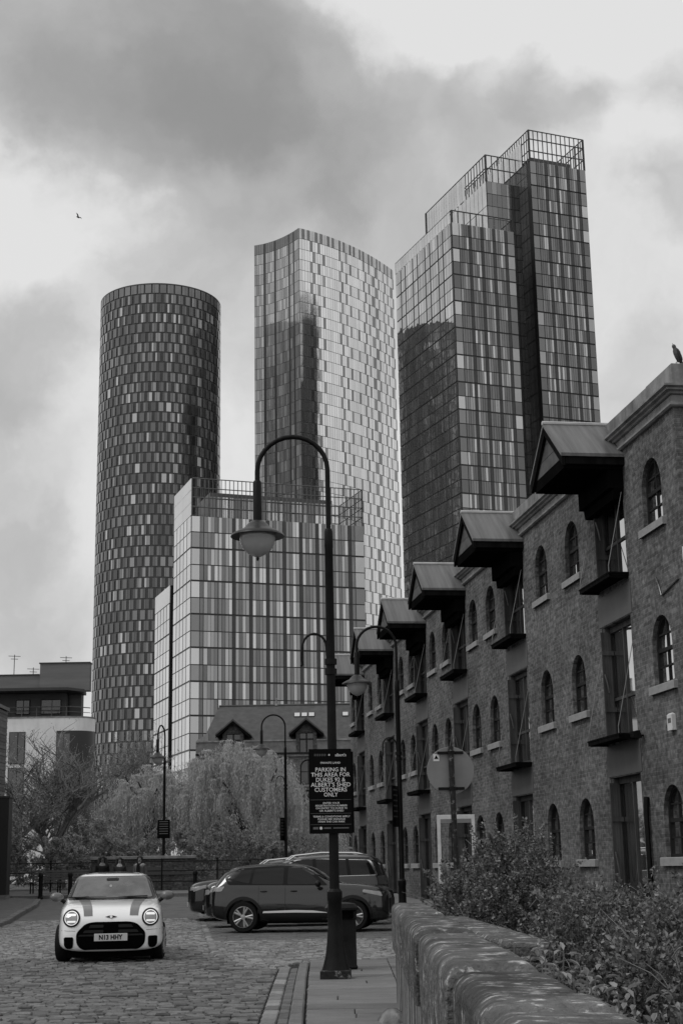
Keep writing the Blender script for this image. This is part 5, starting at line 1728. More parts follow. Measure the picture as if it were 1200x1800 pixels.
def shrub(label, loc, r, top, seed, n=10000, leaf=(.035, .023), m='leaf_shrub', name='shrub', group='shrubs behind the foreground wall', twigs=40, sprays=26):
    """mound of leafy sprays: leaves gather along thin shoots that start low in the bush"""
    rng = random.Random(seed)
    t = thing(name, label, 'shrub', loc, 0, group)
    b = MB(); cen = []; ax = []
    nsh = max(20, n // 64)
    for i in range(nsh):
        a = rng.uniform(0, 2 * math.pi); q = rng.uniform(0, 1) ** .55
        lump = 1 + .16 * math.sin(3 * a + seed) + .10 * math.sin(7 * a + 2 * seed)
        zt = top * (1 - .55 * q ** 2.4) * rng.uniform(.70, 1.04) * (1 + .07 * math.sin(5 * a + seed))
        tip = Vector((r[0] * q * lump * math.cos(a), r[1] * q * lump * math.sin(a), max(.12, zt * (1 if rng.random() < .72 else rng.uniform(.25, .8)))))
        root = Vector((tip.x * .35, tip.y * .35, min(.1, tip.z * .3)))
        L_ = rng.uniform(.22, .5) * min(1.0, top)
        dr = (tip - root).normalized()
        p0 = tip - dr * L_ * .6
        d = (dr + Vector((rng.gauss(0, .45), rng.gauss(0, .45), rng.gauss(0, .3)))).normalized()
        if i % 3 == 0 or rng.random() < .1:
            b.tube([root, p0.lerp(root, .4) + Vector((rng.gauss(0, .05), rng.gauss(0, .05), 0)), p0, p0 + d * L_], [.008, .006, .004, .002], 3, caps=False)
        for j in range(64):
            f = rng.random()
            p = p0 + d * L_ * f
            s_ = Vector((rng.gauss(0, 1), rng.gauss(0, 1), rng.gauss(0, .8)))
            s_.normalize()
            o = s_ * leaf[0] * rng.uniform(.35, 1.35) * (1.2 - f * .6)
            cen.append(tuple(p + o)); ax.append(tuple(s_ + d * .5))
    for i in range(twigs):      # bare shoots that poke out
        a = rng.uniform(0, 2 * math.pi); q = rng.uniform(.2, .95)
        p = Vector((r[0] * q * math.cos(a), r[1] * q * math.sin(a), top * (1 - .5 * q * q) * rng.uniform(.5, .95)))
        e = p + Vector((rng.gauss(0, .16), rng.gauss(0, .16), rng.uniform(.05, .30)))
        b.tube([p, p.lerp(e, .5) + Vector((0, 0, .04)), e], [.005, .004, .002], 3, caps=False)
    tag(b.build('stems', 'twig', t), kind='stuff')
    leaves('foliage', m, np.array(cen), np.array(ax), leaf[0], leaf[1], t, seed)
    return t

GB = 'trees beyond the railing'
willow('large weeping willow in front of the dormered mill, its strands almost to the ground', (-5.1, 76, .3), 3.5, 2.6, 7.5, .9, 4, 105, 48, 18)
willow('weeping willow left of the largest willow, behind the people', (-10.0, 77, .3), 2.7, 2.2, 6.4, .9, 9, 70, 48, 18)
willow('small willow standing right of the largest willow, by the mill wall', (-2.0, 79, .3), 1.5, 1.6, 4.2, .6, 15, 46, 24, 14)
twig_tree('leafing bare-branched tree in front of the white building, trunk dark and upright', (-14.9, 79, .2), 11.2, .95, 5, 4, 6500, .24)
twig_tree('twiggy young tree between the round tower and the left willow', (-11.3, 86, .2), 9.3, .62, 12, 4, 12000, .18)
twig_tree('twiggy tree standing close behind the left willow, right of the young tree', (-9.2, 88, .2), 8.2, .7, 23, 4, 11000, .17)
twig_tree('small bare tree at the far left, behind the gate pier', (-17.2, 74, .2), 6.6, .8, 31, 4, 6000, .14)
gh = 'hedge shrubs behind the railing'
for i, (x, y, rx, ry, top, sd) in enumerate([(-15.6, 66.5, 1.6, 1.0, 2.7, 41), (-13.0, 67, 1.5, 1.0, 2.3, 42), (-10.6, 67.5, 1.5, 1.0, 2.5, 43), (-8.0, 68, 1.6, 1.0, 2.9, 44), (-5.4, 67.5, 1.7, 1.0, 3.1, 45), (-3.0, 68, 1.4, 1.0, 2.4, 46), (-11.9, 70.5, 1.7, 1.0, 3.3, 47)]):
    lab = ['bushy hedge shrub behind the railing nearest the gate pier', 'bushy hedge shrub behind the bench', 'hedge shrub behind the railing left of the three people', 'hedge shrub behind the low wall and the far lamp post',
           'hedge shrub below the large willow, right of the low wall', 'hedge shrub behind the parked cars', 'taller hedge shrub set back between the bench and the people'][i]
    shrub(lab, (x, y, gz(66)), (rx, ry), top, sd, 9000, (.11, .07), 'leaf_hedge', 'hedge_shrub', gh, 20)
FS = [('tallest shrub behind the parapet wall, under the round sign', (1.76, 16.2, .0), (.84, .9), 1.72, 51, 21000),
      ('leafy shrub overhanging the far end of the parapet wall', (1.17, 15.7, .0), (.42, .75), 1.34, 52, 10000),
      ('shrub right of the tallest one, in front of the warehouse windows', (2.45, 14.6, .0), (.75, .9), 1.17, 53, 13000),
      ('tangled shrub at the right edge of the picture, near the drainpipe', (2.45, 10.9, .0), (.72, .9), 1.24, 54, 14000),
      ('low shrub in the middle of the thicket behind the wall', (1.72, 11.8, .0), (.55, .9), 1.12, 55, 11000),
      ('dark tangled shrub in the lower right corner', (1.62, 8.2, .0), (.52, .9), 1.02, 56, 13000),
      ('sprawling shrub close behind the coping stones', (1.28, 9.6, .0), (.26, .9), .86, 57, 6000),
      ('shrub spilling over the bottom right edge of the picture', (1.34, 6.2, .0), (.36, .9), .80, 58, 9000)]
for lab, loc, r, top, sd, n in FS:
    shrub(lab, loc, r, top, sd, int(n * 2.2), twigs=70)
# pale broad-leaved weeds along the back of the wall
def weed(label, loc, seed, n=60, h=.35):
    rng = random.Random(seed)
    t = thing('weed', label, 'plant', loc, 0, 'pale weeds growing along the back of the wall')
    b = MB(); st = MB()
    for i in range(n):
        a = rng.uniform(0, 2 * math.pi); z = rng.uniform(.1, 1) * h
        c = Vector((rng.gauss(0, .09), rng.gauss(0, .22), z))
        d = Vector((math.cos(a), math.sin(a), rng.uniform(.2, 1.2))).normalized()
        L_ = rng.uniform(.03, .075); w = L_ * .2
        s_ = d.cross(Vector((0, 0, 1))).normalized()
        u = s_.cross(d)
        b.add([c, c + d * L_ * .35 + s_ * w + u * .006, c + d * L_ * .7 + s_ * w * .7 - u * .0, c + d * L_ - u * .015, c + d * L_ * .7 - s_ * w * .7, c + d * L_ * .35 - s_ * w + u * .006, c + d * L_ * .5 - u * .006],
              [(0, 1, 6), (1, 2, 6), (2, 3, 6), (3, 4, 6), (4, 5, 6), (5, 0, 6)])
        if i % 4 == 0:
            st.tube([(c.x * .5, c.y, -.55), c], .004, 3, caps=False)
    tag(b.build('leaves', 'leaf_pale', t), kind='stuff'); tag(st.build('stems', 'twig', t), kind='stuff')
for lab, loc, sd, n in (('pale lance-leaved weed at the wall, nearest the viewer', (.90, 4.75, .62), 61, 70), ('pale lance-leaved weed in the second gap behind the coping', (.93, 5.6, .66), 62, 90),
                        ('pale lance-leaved weed in the middle of the wall', (.96, 6.6, .66), 63, 90), ('pale lance-leaved weed by the buried slab wall', (.97, 8.0, .66), 64, 80), ('faded weed growing far along the wall', (.97, 9.3, .66), 65, 50)):
    weed(lab, loc, sd, n)

# ------------------------------------------------------------------ buildings and fittings beyond the street
mat('slate', .085, .75, .15, 1.5, bump=.01, bscale=8, streak=(.12, 3, 1))
mat('render_white', .72, .8, .08, 1.0, streak=(.08, 2, .3))
mat('render_dark', .075, .7, .15, .8)
mat('cladding_grey', .16, .7, .15, .8, stretch=(.3, .3, 3))
mat('far_glass', .06, .06, .3, .6, ior=1.7)
mat('skylight', .55, .08, 0, ior=1.9)  # pale base colour stands for the sky reflected in the panes
mat('mill_stone', .16, .9, .35, 2.2, bump=.02)
mat('timber_clad', .13, .8, .2, 2, island=.25)
mat('bench_wood', .10, .6, .2, 4)

ML = thing('mill_building', 'old brick mill with slate roof, two gabled dormers and arched windows behind the willow', 'building', (-4, 88, 0))
mx = 4.0
def wall_grid(b, x0, x1, z0, z1, holes, depth):
    loops = [[Vector((x0, z0, 0)), Vector((x1, z0, 0)), Vector((x1, z1, 0)), Vector((x0, z1, 0))]] + [[Vector((p[0], p[1], 0)) for p in h] for h in holes]
    flat = [p for l in loops for p in l]
    fs = []
    for t_ in tessellate_polygon(loops):
        a, c, d = (flat[i] for i in t_)
        fs.append(tuple(t_) if (c - a).cross(d - a).z > 0 else tuple(t_[::-1]))     # facing -y
    b.add([(p.x, 0, p.y) for p in flat], fs)
    for h in holes:
        n = len(h)
        b.add([(p[0], 0, p[1]) for p in h] + [(p[0], depth, p[1]) for p in h], [(i, (i + 1) % n, n + (i + 1) % n, n + i) for i in range(n)])
def arch2(c, z0, z1, hw, n=8):
    s_ = z1 - hw
    return [(c - hw, z0), (c + hw, z0), (c + hw, s_)] + [(c + hw * math.cos(math.pi * i / n), s_ + hw * math.sin(math.pi * i / n)) for i in range(1, n)] + [(c - hw, s_)]
holes = []
MWIN = []
for cx_ in (-2.25 + mx, .6 + mx):
    for (z0, z1) in ((6.25, 7.75), (4.5, 5.95), (2.6, 4.2)):
        MWIN.append((cx_, z0, z1, .48))
for cx_ in (-3.85 + mx, -5.6 + mx, -7.6 + mx):
    for (z0, z1) in ((6.55, 7.25), (4.6, 5.7), (2.7, 3.9)):
        MWIN.append((cx_, z0, z1, .26))
DX = (-6.72 + mx, -2.34 + mx)
b = MB()
wall_grid(b, -8.95 + mx, 3.0 + mx, -.3, 8.05, [arch2(*(w[0], w[1], w[2], w[3])) for w in MWIN], .3)
b.add([(-8.95 + mx, 0, -.3), (-8.95 + mx, 11, -.3), (-8.95 + mx, 11, 8.05), (-8.95 + mx, 0, 8.05)], [(3, 2, 1, 0)][::1])
b.build('brick_wall', 'brick_mill', ML)
for (c, z0, z1, hw) in MWIN:
    w = MB()
    o2 = arch2(0, z0, z1, hw); i2 = arch2(0, z0 + .06, z1 - .06, hw - .06); n = len(o2)
    w.add([(p[0], .2, p[1]) for p in o2] + [(p[0], .2, p[1]) for p in i2], [(i, (i + 1) % n, n + (i + 1) % n, n + i) for i in range(n)])
    w.box(-.02, .02, .19, .23, z0, z1 - .02); w.box(-hw, hw, .19, .23, (z0 + z1) / 2, (z0 + z1) / 2 + .04)
    wo = w.build('window', 'frame_dark', ML, (c, 0, 0))
    MB().add([(p[0], .22, p[1]) for p in o2], [tuple(range(n))]).build('pane', 'far_glass', wo)
    MB().box(-hw - .08, hw + .08, -.06, .1, z0 - .12, z0).build('sill', 'stone_trim', wo)
# cornice, stone parapet between the dormers
MB().box(-8.95 + mx, 3 + mx, -.16, .3, 8.05, 8.16).build('gutter', 'frame_dark', ML)
MB().box(-8.95 + mx, 3 + mx, -.1, .3, 7.92, 8.048).build('cornice', 'stone_trim', ML)
segs = [(-8.95 + mx, DX[0] - .62), (DX[0] + .62, DX[1] - .62), (DX[1] + .62, 3.0 + mx)]
for a, c in segs:
    MB().box(a, c, .0, .4, 8.163, 8.84).build('parapet', 'mill_stone', ML)
    MB().box(a, c, -.04, .44, 8.842, 8.93).build('parapet_coping', 'stone_trim', ML)
b = MB()
b.add([(-8.75 + mx, .45, 8.6), (3 + mx, .45, 8.6), (3 + mx, 5, 11.5), (-8.0 + mx, 5, 11.5)], [(0, 1, 2, 3)])
b.add([(-8.75 + mx, .45, 8.6), (-8.0 + mx, 5, 11.5), (-8.75 + mx, 9.5, 8.6)], [(0, 1, 2)])
b.add([(-8.75 + mx, 9.5, 8.6), (-8.0 + mx, 5, 11.5), (3 + mx, 5, 11.5), (3 + mx, 9.5, 8.6)], [(0, 1, 2, 3)])
rf = b.build('roof', 'slate', ML)
MB().tube([(-8.0 + mx, 5, 11.53), (3 + mx, 5, 11.53)], .07, 6).build('ridge', 'slate', rf)
MB().lathe([(.12, 11.5), (.05, 11.65), (.05, 11.95), (.02, 12.0)], 8, (-4.35 + mx, 5, 0)).build('vent_pipe', 'stone_trim', rf)
MB().prism([(-8.95, 8.93), (-8.2, 8.93), (-8.2, 9.45)], 'y', .1, .5).build('gable_shoulder', 'stone_trim', ML, (mx, 0, 0))
sl = math.atan2(2.9, 4.55)
for px_ in (-3.0, -2.55, -2.1, .02):
    z_ = 10.75; y_ = .45 + (z_ - 8.6) / 2.9 * 4.55
    sk = MB().box(-.19, .19, -.26, .26, -.03, .05).build('skylight', 'frame_dark', rf, (px_ + mx, y_, z_), (sl, 0, 0))
    MB().box(-.165, .165, -.235, .235, .052, .066).build('pane', 'skylight', sk)
for dx in DX:
    d = link('dormer', None, ML, (dx, 0, 0))
    w = MB()
    for s_ in (-1, 1):
        a, c = sorted((s_ * .42, s_ * .62)); w.box(a, c, -.02, 3, 8.163, 9.32)
    w.prism([(-.62, 9.32), (.62, 9.32), (0, 9.95)], 'y', .05, 3)
    w.build('dormer_wall', 'brick_dark', d)
    for s_ in (-1, 1):
        poly = [(s_ * 1.05, 9.22), (s_ * 1.05, 9.32), (0, 10.2), (0, 10.08)]
        MB().prism(poly if s_ < 0 else poly[::-1], 'y', -.25, 3.2).build('roof_slope', 'slate', d)
        MB().prism([(p[0] * .98, p[1] - .16) for p in (poly if s_ < 0 else poly[::-1])], 'y', -.22, -.16).build('barge_board', 'timber_dark', d)
    MB().box(-.42, .42, .06, .12, 8.0, 8.06).build('threshold', 'stone_trim', d)
    for s_ in (-1, 1):
        a, c = sorted((s_ * .03, s_ * .40))
        MB().box(a, c, .1, .14, 7.75 + .4, 9.28).build('pane', 'far_glass', d)
        MB().box(a - .02, a + .02, .06, .15, 8.16, 9.28).build('door_stile', 'frame_dark', d)
    MB().box(-.42, .42, .05, .1, 8.9, 8.98).build('door_rail', 'frame_dark', d)

# white rendered flats on the left
WB = thing('white_flats', 'white rendered apartment building with a dark penthouse and overhanging roof, at the left', 'building', (-28.5, 118, 0))
ox = 26.0
def flat_plan(x0, r, y0=0.0):
    c = -19.6
    return [(x0 + ox, y0), (c + ox, y0)] + [(c + ox + r * math.sin(R(a)), 1.7 - r * math.cos(R(a))) for a in range(15, 91, 15)]
MB().prism(flat_plan(-40, 1.7) + [(-20.4 + ox, 14), (-40 + ox, 14)], 'z', -.5, 13.55).build('wall', 'render_white', WB, smooth=30)
MB().prism(flat_plan(-40, 1.74, -.04) + [(-20.36 + ox, 14.02), (-40 + ox, 14.02)], 'z', 13.552, 13.66).build('coping', 'stone_trim', WB, smooth=30)
MB().box(-40 + ox, -20.3 + ox, 1.6, 3.2, 13.66, 15.7).build('penthouse', 'render_dark', WB)
MB().box(-40 + ox, -19.2 + ox, 2.4, 3.4, 13.662, 15.69).build('terrace_wall', 'core_dark', WB)
MB().prism([(-40 + ox, -.6), (-19.8 + ox, -.6), (-18.7 + ox, .9), (-19.0 + ox, 3.5), (-40 + ox, 3.5)], 'z', 15.705, 15.93).build('roof_slab', 'core_dark', WB)
MB().box(-40 + ox, -22.0 + ox, 2.2, 3.4, 15.932, 17.3).build('upper_storey', 'cladding_grey', WB)
MB().box(-22.6 + ox, -18.5 + ox, 1.9, 2.9, 15.934, 18.2).build('lift_house', 'cladding_grey', WB)
MB().box(-22.68 + ox, -18.45 + ox, 1.84, 2.95, 18.2, 18.3).build('lift_house_coping', 'core_dark', WB)
MB().box(-40 + ox, -22.7 + ox, 2.14, 3.45, 17.3, 17.4).build('upper_coping', 'core_dark', WB)
for (xa, xb, za, zb_, y_) in ((-24.4, -23.25, 14.0, 15.2, 1.56), (-22.35, -20.7, 14.0, 15.2, 1.56), (-27.2, -26.0, 14.0, 15.2, 1.56),
                              (-24.5, -23.2, 9.9, 12.45, -.03), (-24.5, -23.2, 7.0, 9.6, -.03), (-24.5, -23.2, 4.1, 6.7, -.03), (-24.5, -23.2, 1.2, 3.8, -.03), (-27.5, -26.2, 9.9, 12.45, -.03)):
    w = MB().box(xa + ox, xb + ox, y_ - .03, y_ + .05, za, zb_).build('window', 'frame_dark', WB)
    xm = lerp(xa, xb, .55) + ox
    for (a, c) in ((xa + ox + .06, xm - .03), (xm + .03, xb + ox - .06)):
        MB().box(a, c, y_ - .05, y_ - .032, za + .06, zb_ - .06).build('pane', 'far_glass', w)
MB().prism(flat_plan(-20.7, 1.75, -.05) + [(-20.33 + ox, 13.9), (-21.5 + ox, 13.9)], 'z', 1.0, 12.5).build('glazed_corner', 'core_dark', WB, smooth=30)
for k_ in range(4):
    for (a0, a1) in ((-20.62, -20.15), (-20.1, -19.62)):
        MB().box(a0 + ox, a1 + ox, -.08, -.052, 1.2 + k_ * 2.85, 3.7 + k_ * 2.85).build('pane', 'far_glass', WB)
rl = MB()
for i in range(9):
    rl.tube([(-29.6 + ox + i * 1.2, .15, 13.6), (-29.6 + ox + i * 1.2, .15, 14.45)], .035, 4)
rl.tube([(-30 + ox, .15, 14.45), (-19.7 + ox, .15, 14.45), (-18.3 + ox, 1.5, 14.45)], .04, 4); rl.tube([(-30 + ox, .15, 14.05), (-19.7 + ox, .15, 14.05), (-18.3 + ox, 1.5, 14.05)], .025, 4)
tag(rl.build('balcony_rail', 'steel_frame', WB), kind='stuff')
for (xa, z0_, z1_) in ((-24.9, 17.4, 19.1), (-20.6, 18.3, 18.9), (-23.3, 17.4, 18.0)):
    an = MB().tube([(xa + ox, 2.6, z0_), (xa + ox, 2.6, z1_)], .035, 4); 
    an.tube([(xa + ox - .5, 2.6, z1_ - .1), (xa + ox + .5, 2.6, z1_ - .15)], .025, 4); an.tube([(xa + ox - .3, 2.6, z1_ - .35), (xa + ox + .3, 2.6, z1_ - .38)], .025, 4)
    an.build('aerial', 'steel_frame', WB)

# timber-clad building and gate pier at the left edge
TB = thing('clad_building', 'sliver of a timber-clad building at the left edge of the picture', 'building', (-15.35, 57.6, 0))
MB().box(-6, -.03, -30, 9, -.1, 8.6).build('wall', 'core_dark', TB)
for i in range(53):
    z_ = .35 + i * .155
    MB().bevbox(-.028, .012 - (.012 if i % 2 else 0), 0, 9, z_, z_ + .142, .01).build('cladding_board', 'timber_clad', TB)
MB().box(-6.2, .08, -.1, 9.05, 8.6, 8.75).build('roof_edge', 'core_mid', TB)
t = thing('gate_pier', 'tall dark steel-clad gate pier at the left edge', 'gate pier', (-13.05, 56.4, gz(56.4) + .1))
MB().bevbox(-.33, .30, -.3, .3, -.1, 3.72, .01).build('shaft', 'core_black', t)
MB().bevbox(-.36, .33, -.33, .33, 3.722, 3.80, .01).build('cap', 'core_dark', t)
MB().box(-.35, .32, -.32, .32, -.1, .16).build('plinth', 'kerb', t)

# railing along the canal edge: posts, three rails
RL = thing('railing', 'dark iron railing along the far footpath in front of the trees', 'railing', (-10, 62.2, gz(62.2) + .12))
for i in range(7):
    x_ = -6.9 + i * 2.3
    MB().lathe([(.035, 0), (.03, 1.2), (.045, 1.22), (.045, 1.26), (.01, 1.3)], 8, (x_, 0, 0)).build('post', 'black_paint_far', RL)
for z_ in (.35, .78, 1.16):
    MB().tube([(-7.6, 0, z_), (7.6, 0, z_)], .022, 5).build('rail', 'black_paint_far', RL)
# low dark wall behind the people
LW = thing('low_wall', 'low dark brick wall with stone coping behind the three people', 'wall', (-8.6, 62.9, gz(62.9) + .1))
MB().box(-2.15, 2.2, 0, .35, -.1, 1.28).build('brick_wall', 'brick_dark', LW)
for i in range(4):
    MB().bevbox(-2.2 + i * 1.11, -2.2 + i * 1.11 + 1.10, -.06, .41, 1.282, 1.40, .015).build('coping_stone', 'stone_trim', LW)
MB().prism([(-2.1, .62), (2.15, .62), (2.15, .70), (1.15, .72), (.7, .95), (-2.1, .98)], 'y', -.035, -.003).build('shadow_band', 'render_dark', LW)  # dark strip standing in for the arched shadow low on the wall
BP = thing('bench', 'dark wooden bench with slatted back in front of the railing', 'bench', (-11.7, 60.9, gz(60.9) + .12))
for i in range(4):
    MB().box(-1.15, 1.15, .22, .25, .52 + i * .105, .60 + i * .105).build('back_slat', 'bench_wood', BP)
for i in range(4):
    MB().box(-1.15, 1.15, -.25 + i * .115, -.16 + i * .115, .43, .46).build('seat_slat', 'bench_wood', BP)
for s_ in (-1.1, 0, 1.1):
    MB().tube([(s_, .3, 0), (s_, .24, .45), (s_, .27, .93)], .03, 6).build('rear_leg', 'black_paint_far', BP)
    MB().tube([(s_, -.24, 0), (s_, -.22, .43), (s_, .24, .42)], .03, 6).build('front_leg', 'black_paint_far', BP)
for lab, x_, y_ in (('black cast bollard in front of the left end of the bench', -11.95, 58.5), ('black cast bollard behind the white car, in front of the bench', -10.82, 58.6), ('black bollard beside the nose of the farthest parked car', -5.93, 58.4)):
    t = thing('bollard', lab, 'bollard', (x_, y_, gz(y_)), 0, 'bollards at the edge of the far footpath')
    MB().lathe([(.11, -.05), (.11, .06), (.085, .09), (.08, .82), (.10, .84), (.10, .89)], 12).build('shaft', 'black_paint_far', t, smooth=35)
    MB().lathe([(.10, .89), (.095, .94), (.06, .985), (.01, 1.0)], 12).build('cap', 'black_paint_far', t, smooth=50)
t = thing('info_post', 'small slanted information post beside the far lamp post', 'post', (-7.4, 64.5, gz(64.5) + .12), 0)
MB().lathe([(.2, 0), (.2, .06), (.06, .1), (.05, .95)], 10).build('stem', 'black_paint_far', t, smooth=35)
MB().box(-.05, .12, -.22, .22, -.02, .02).build('panel', 'grey_plate', t, (0.05, 0, 1.05), (0, R(-62), 0))

# ------------------------------------------------------------------ people
mat('skin', .30, .55, .08, 6)
mat('skin_dark', .13, .55, .08, 6)
mat('hair', .008, .6, .2, 20)
mat('coat_black', .012, .85, .2, 8)
mat('coat_dark', .035, .85, .2, 8)
mat('coat_mid', .12, .85, .2, 8)
mat('trousers', .03, .85, .2, 8)
mat('shoe', .02, .5, .2, 8)
def skin_mesh(name, verts, edges, radii, root=0, sub=2):
    me = bpy.data.meshes.new(name)
    me.from_pydata([Vector(v) for v in verts], edges, [])
    o = bpy.data.objects.new('tmp_skin', me); COL.objects.link(o)
    me.update()
    md = o.modifiers.new('skin', 'SKIN')
    if not me.skin_vertices:
        bm = bmesh.new(); bm.from_mesh(me); bm.verts.layers.skin.verify(); bm.to_mesh(me); bm.free()
    for i, sv in enumerate(me.skin_vertices[0].data):
        r_ = radii[i]; sv.radius = r_ if isinstance(r_, tuple) else (r_, r_); sv.use_root = (i == root)
    md.use_smooth_shade = True
    o.modifiers.new('sub', 'SUBSURF').levels = sub; o.modifiers['sub'].render_levels = sub
    out = eval_mesh(o, name)
    bpy.data.objects.remove(o)
    out.shade_smooth()
    return out
def person(label, loc, rz, H_, skinm, coat, hair_long, scarf=False, stride=.12):
    t = thing('person', label, 'person', loc, rz, 'three people walking behind the white car')
    s_ = H_ / 1.7
    J = dict(pel=(0, 0, .92), waist=(0, 0, 1.05), chest=(0, 0, 1.24), neck0=(0, 0, 1.41), neck=(0, -.01, 1.48), chin=(0, -.025, 1.535), head=(0, -.02, 1.60), crown=(0, -.005, 1.675),
             sl=(-.17, 0, 1.37), el=(-.215, .03, 1.10), wl=(-.20, -.06, .87), sr=(.17, 0, 1.37), er=(.215, .03, 1.10), wr=(.20, -.06, .87),
             hl=(-.09, 0, .88), kl=(-.095, -stride * .6, .49), al=(-.095, -stride * .3, .09), tl=(-.10, -stride * .3 - .15, .035),
             hr=(.09, 0, .88), kr=(.095, stride * .2, .49), ar=(.095, stride, .10), tr=(.10, stride - .14, .035))
    fing = {}
    for sd, sg in (('l', -1), ('r', 1)):
        w = J['w' + sd]
        J['p' + sd] = (w[0], w[1] - .015, w[2] - .06)
        for i, (dy, ln) in enumerate(((-.028, .075), (-.010, .085), (.010, .080), (.028, .062))):
            J[f'f{sd}{i}a'] = (w[0] - sg * .005, w[1] - .015 + dy, w[2] - .10)
            J[f'f{sd}{i}b'] = (w[0] - sg * .02, w[1] - .02 + dy, w[2] - .10 - ln)
        J[f't{sd}a'] = (w[0] - sg * .01, w[1] - .055, w[2] - .065); J[f't{sd}b'] = (w[0] - sg * .02, w[1] - .07, w[2] - .10)
    names = list(J)
    ix = {k_: i for i, k_ in enumerate(names)}
    E = [('pel', 'waist'), ('waist', 'chest'), ('chest', 'neck0'), ('neck0', 'neck'), ('neck', 'chin'), ('chin', 'head'), ('head', 'crown')]
    for sd in 'lr':
        E += [('neck0', 's' + sd), ('s' + sd, 'e' + sd), ('e' + sd, 'w' + sd), ('w' + sd, 'p' + sd), ('pel', 'h' + sd), ('h' + sd, 'k' + sd), ('k' + sd, 'a' + sd), ('a' + sd, 't' + sd), ('p' + sd, f't{sd}a'), (f't{sd}a', f't{sd}b')]
        for i in range(4):
            E += [('p' + sd, f'f{sd}{i}a'), (f'f{sd}{i}a', f'f{sd}{i}b')]
    RD = dict(pel=.14, waist=.13, chest=.15, neck0=.085, neck=.052, chin=.066, head=.088, crown=.06, sl=.06, sr=.06, el=.046, er=.046, wl=.03, wr=.03, pl=.03, pr=.03, hl=.09, hr=.09, kl=.062, kr=.062, al=.045, ar=.045, tl=.035, tr=.035)
    rad = [RD.get(k_, .011) for k_ in names]
    body = skin_mesh('body', [Vector(J[k_]) * s_ for k_ in names], [(ix[a], ix[c]) for a, c in E], [r_ * s_ for r_ in rad])
    body.materials.append(MATS[skinm])
    bo = link('body', body, t)
    # face
    for sx in (-1, 1):
        MB().ball((sx * .03 * s_, -.103 * s_, 1.607 * s_), (.012, .008, .007), 8, 5).build('eye', 'hair', t)
    MB().prism([(-.012, 1.565 * s_), (.012, 1.565 * s_), (.003, 1.605 * s_), (-.003, 1.605 * s_)], 'y', -.122 * s_, -.09 * s_).build('nose', skinm, t)
    MB().ball((0, -.094 * s_, 1.54 * s_), (.024, .008, .006), 8, 4).build('mouth', 'trousers', t)
    # coat: torso and sleeves, larger than the body
    cn = ['hem', 'pel', 'waist', 'chest', 'neck0', 'sl', 'el', 'wl', 'sr', 'er', 'wr']
    CJ = dict(J); CJ['hem'] = (0, 0, .70)
    cr = dict(hem=.20, pel=.185, waist=.17, chest=.185, neck0=.10, sl=.09, el=.072, wl=.055, sr=.09, er=.072, wr=.055)
    ce = [(0, 1), (1, 2), (2, 3), (3, 4), (4, 5), (5, 6), (6, 7), (4, 8), (8, 9), (9, 10)]
    cm = skin_mesh('coat', [Vector(CJ[k_]) * s_ for k_ in cn], ce, [(cr[k_] * s_ * 1.05, cr[k_] * s_ * .86) for k_ in cn], 1)
    cm.materials.append(MATS[coat]); link('coat', cm, t)
    for sd in 'lr':
        lg = skin_mesh('trouser_leg', [Vector(J['h' + sd]) * s_, Vector(J['k' + sd]) * s_, Vector(J['a' + sd]) * s_], [(0, 1), (1, 2)], [.105 * s_, .078 * s_, .068 * s_])
        lg.materials.append(MATS['trousers']); link('trouser_leg', lg, t)
        a = J['t' + sd]
        MB().ball((a[0] * s_, (a[1] + .07) * s_, .045 * s_), (.048 * s_, .13 * s_, .045 * s_), 10, 6).build('shoe', 'shoe', t, smooth=60)
    hb = MB()
    vs = []; fs = []
    n = 18; kk = 9
    for i in range(kk + 1):          # hair shell, open at the face
        th = lerp(0, R(118 if not hair_long else 128), i / kk)
        for j in range(n):
            a = 2 * math.pi * j / n
            r_ = .112
            front = max(0, -math.sin(a))
            lim = th * (1 - .52 * front ** 2)
            vs.append((r_ * math.sin(lim) * math.cos(a) * .95 * s_, (-.005 + r_ * 1.08 * math.sin(lim) * math.sin(a)) * s_, (1.605 + .115 * math.cos(lim)) * s_))
    fs = [(i * n + j, (i + 1) * n + j, (i + 1) * n + (j + 1) % n, i * n + (j + 1) % n) for i in range(kk) for j in range(n)]
    hb.add(vs, fs); hb.build('hair', 'hair', t, smooth=60)
    if hair_long:
        lb = MB()
        for (x_, w) in ((-.1, .075), (.1, .075), (0, .10)):
            y_ = .02 if x_ else .07
            lb.tube([(x_ * .9 * s_, y_ * s_, 1.64 * s_), (x_ * 1.15 * s_, y_ * s_, 1.52 * s_), (x_ * 1.3 * s_, (y_ - (.03 if x_ else 0)) * s_, 1.38 * s_), (x_ * 1.2 * s_, (y_ - (.06 if x_ else 0)) * s_, 1.22 * s_)], [w * .7, w * .9, w, w * .5], 9)
        lb.build('long_hair', 'hair', t, smooth=60)
    if scarf:
        MB().tube([(-.07, -.02, 1.44 * s_), (0, -.11, 1.40 * s_), (.07, -.02, 1.44 * s_), (0, .07, 1.46 * s_), (-.07, -.02, 1.44 * s_)], .045, 8).build('scarf', 'coat_black', t, smooth=60)
        MB().prism([(-.07, 1.05 * s_), (.07, 1.05 * s_), (.05, 1.42 * s_), (-.05, 1.42 * s_)], 'y', -.20 * s_, -.165 * s_).build('scarf_end', 'coat_black', t)
    return t
def pxy(px, Y):
    return at(px, 1540, Y).x
person('person with long black hair and black coat, leftmost behind the white car', (pxy(180, 52), 52, gz(52)), R(8), 1.68, 'skin_dark', 'coat_black', True)
person('person with dark hair in a dark coat, between the two others behind the white car', (pxy(210.5, 52.4), 52.4, gz(52.4)), R(4), 1.62, 'skin', 'coat_dark', True, stride=-.1)
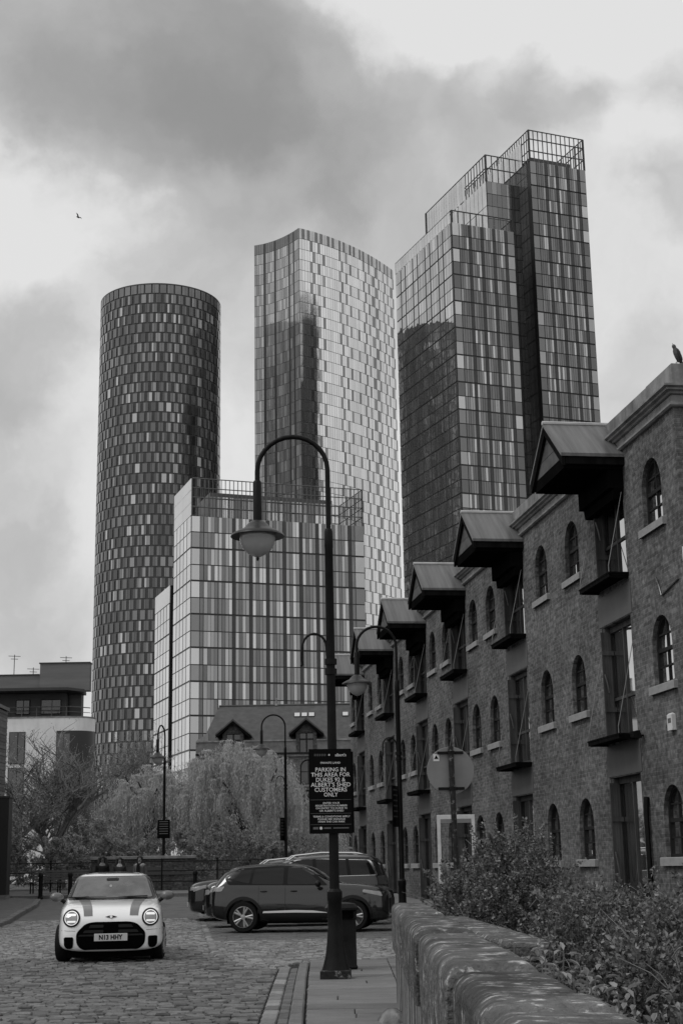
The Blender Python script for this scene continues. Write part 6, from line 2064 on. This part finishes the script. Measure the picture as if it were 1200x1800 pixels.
person('person in lighter jacket and black scarf, rightmost of three behind the white car', (pxy(246, 52), 52, gz(52)), R(-12), 1.66, 'skin', 'coat_mid', False, True)

# ------------------------------------------------------------------ birds
mat('feather_grey', .10, .7, .3, 18)
mat('feather_dark', .045, .7, .3, 18)
def bird_body(t, m, tilt):
    M_ = Matrix.Rotation(tilt, 4, 'Y')
    b = MB(); b.lathe([(.003, -.15), (.03, -.12), (.055, -.05), (.065, .02), (.055, .075), (.034, .11), (.034, .13), (.036, .15), (.03, .175), (.008, .19)], 12, (0, 0, .16), 0, M_)
    b.build('body', m, t, smooth=60)
    b = MB(); b.lathe([(.009, .18), (.002, .215)], 6, (0, 0, .16), 0, M_); b.build('beak', 'feather_dark', t)
    return M_
t = thing('perched_pigeon', 'grey pigeon perched on the warehouse parapet at the top right', 'bird', wp(.12, 10.12, -.2), R(200))
M_ = bird_body(t, 'feather_grey', R(24))
for sy in (-1, 1):
    b = MB(); b.ball((0, 0, 0), (.035, .014, .12), 10, 7)
    b.v = [tuple(M_ @ Vector(p) + Vector((-.01, sy * .056, .13))) for p in b.v]
    b.build('wing', 'feather_dark', t, smooth=60)
    MB().tube([(0, sy * .025, .08), (.005, sy * .025, 0), (.03, sy * .03, .003)], .007, 5).build('leg', 'feather_dark', t)
b = MB(); b.box(-.012, .012, -.035, .035, -.27, -.12); b.v = [tuple(M_ @ Vector(p) + Vector((0, 0, .16))) for p in b.v]; b.build('tail', 'feather_dark', t)
bp_ = at(138, 382, 60)
t = thing('flying_bird', 'small dark bird flying in the bright sky at the left', 'bird', bp_, R(150))
t.scale = (.72, .72, .72)
b = MB(); b.lathe([(.003, -.16), (.03, -.1), (.05, -.02), (.045, .06), (.025, .11), (.028, .14), (.004, .18)], 10, (0, 0, 0), 0, Matrix.Rotation(R(60), 4, 'Y')); b.build('body', 'feather_dark', t, smooth=60)
for sy in (-1, 1):
    b = MB()
    up = .20 if sy > 0 else -.02
    b.add([(.05, 0, .02), (-.06, 0, .01), (-.09, sy * .15, .05 + up * .5), (-.05, sy * .27, up), (.0, sy * .15, .06 + up * .5), (.05, 0, .008), (-.06, 0, 0), (-.09, sy * .15, .04 + up * .5), (-.05, sy * .27, up - .004), (.0, sy * .15, .05 + up * .5)],
          [(0, 1, 2, 4), (4, 2, 3), (9, 7, 6, 5), (8, 7, 9), (0, 4, 9, 5), (4, 3, 8, 9), (3, 2, 7, 8), (2, 1, 6, 7)])
    b.build('wing', 'feather_dark', t)
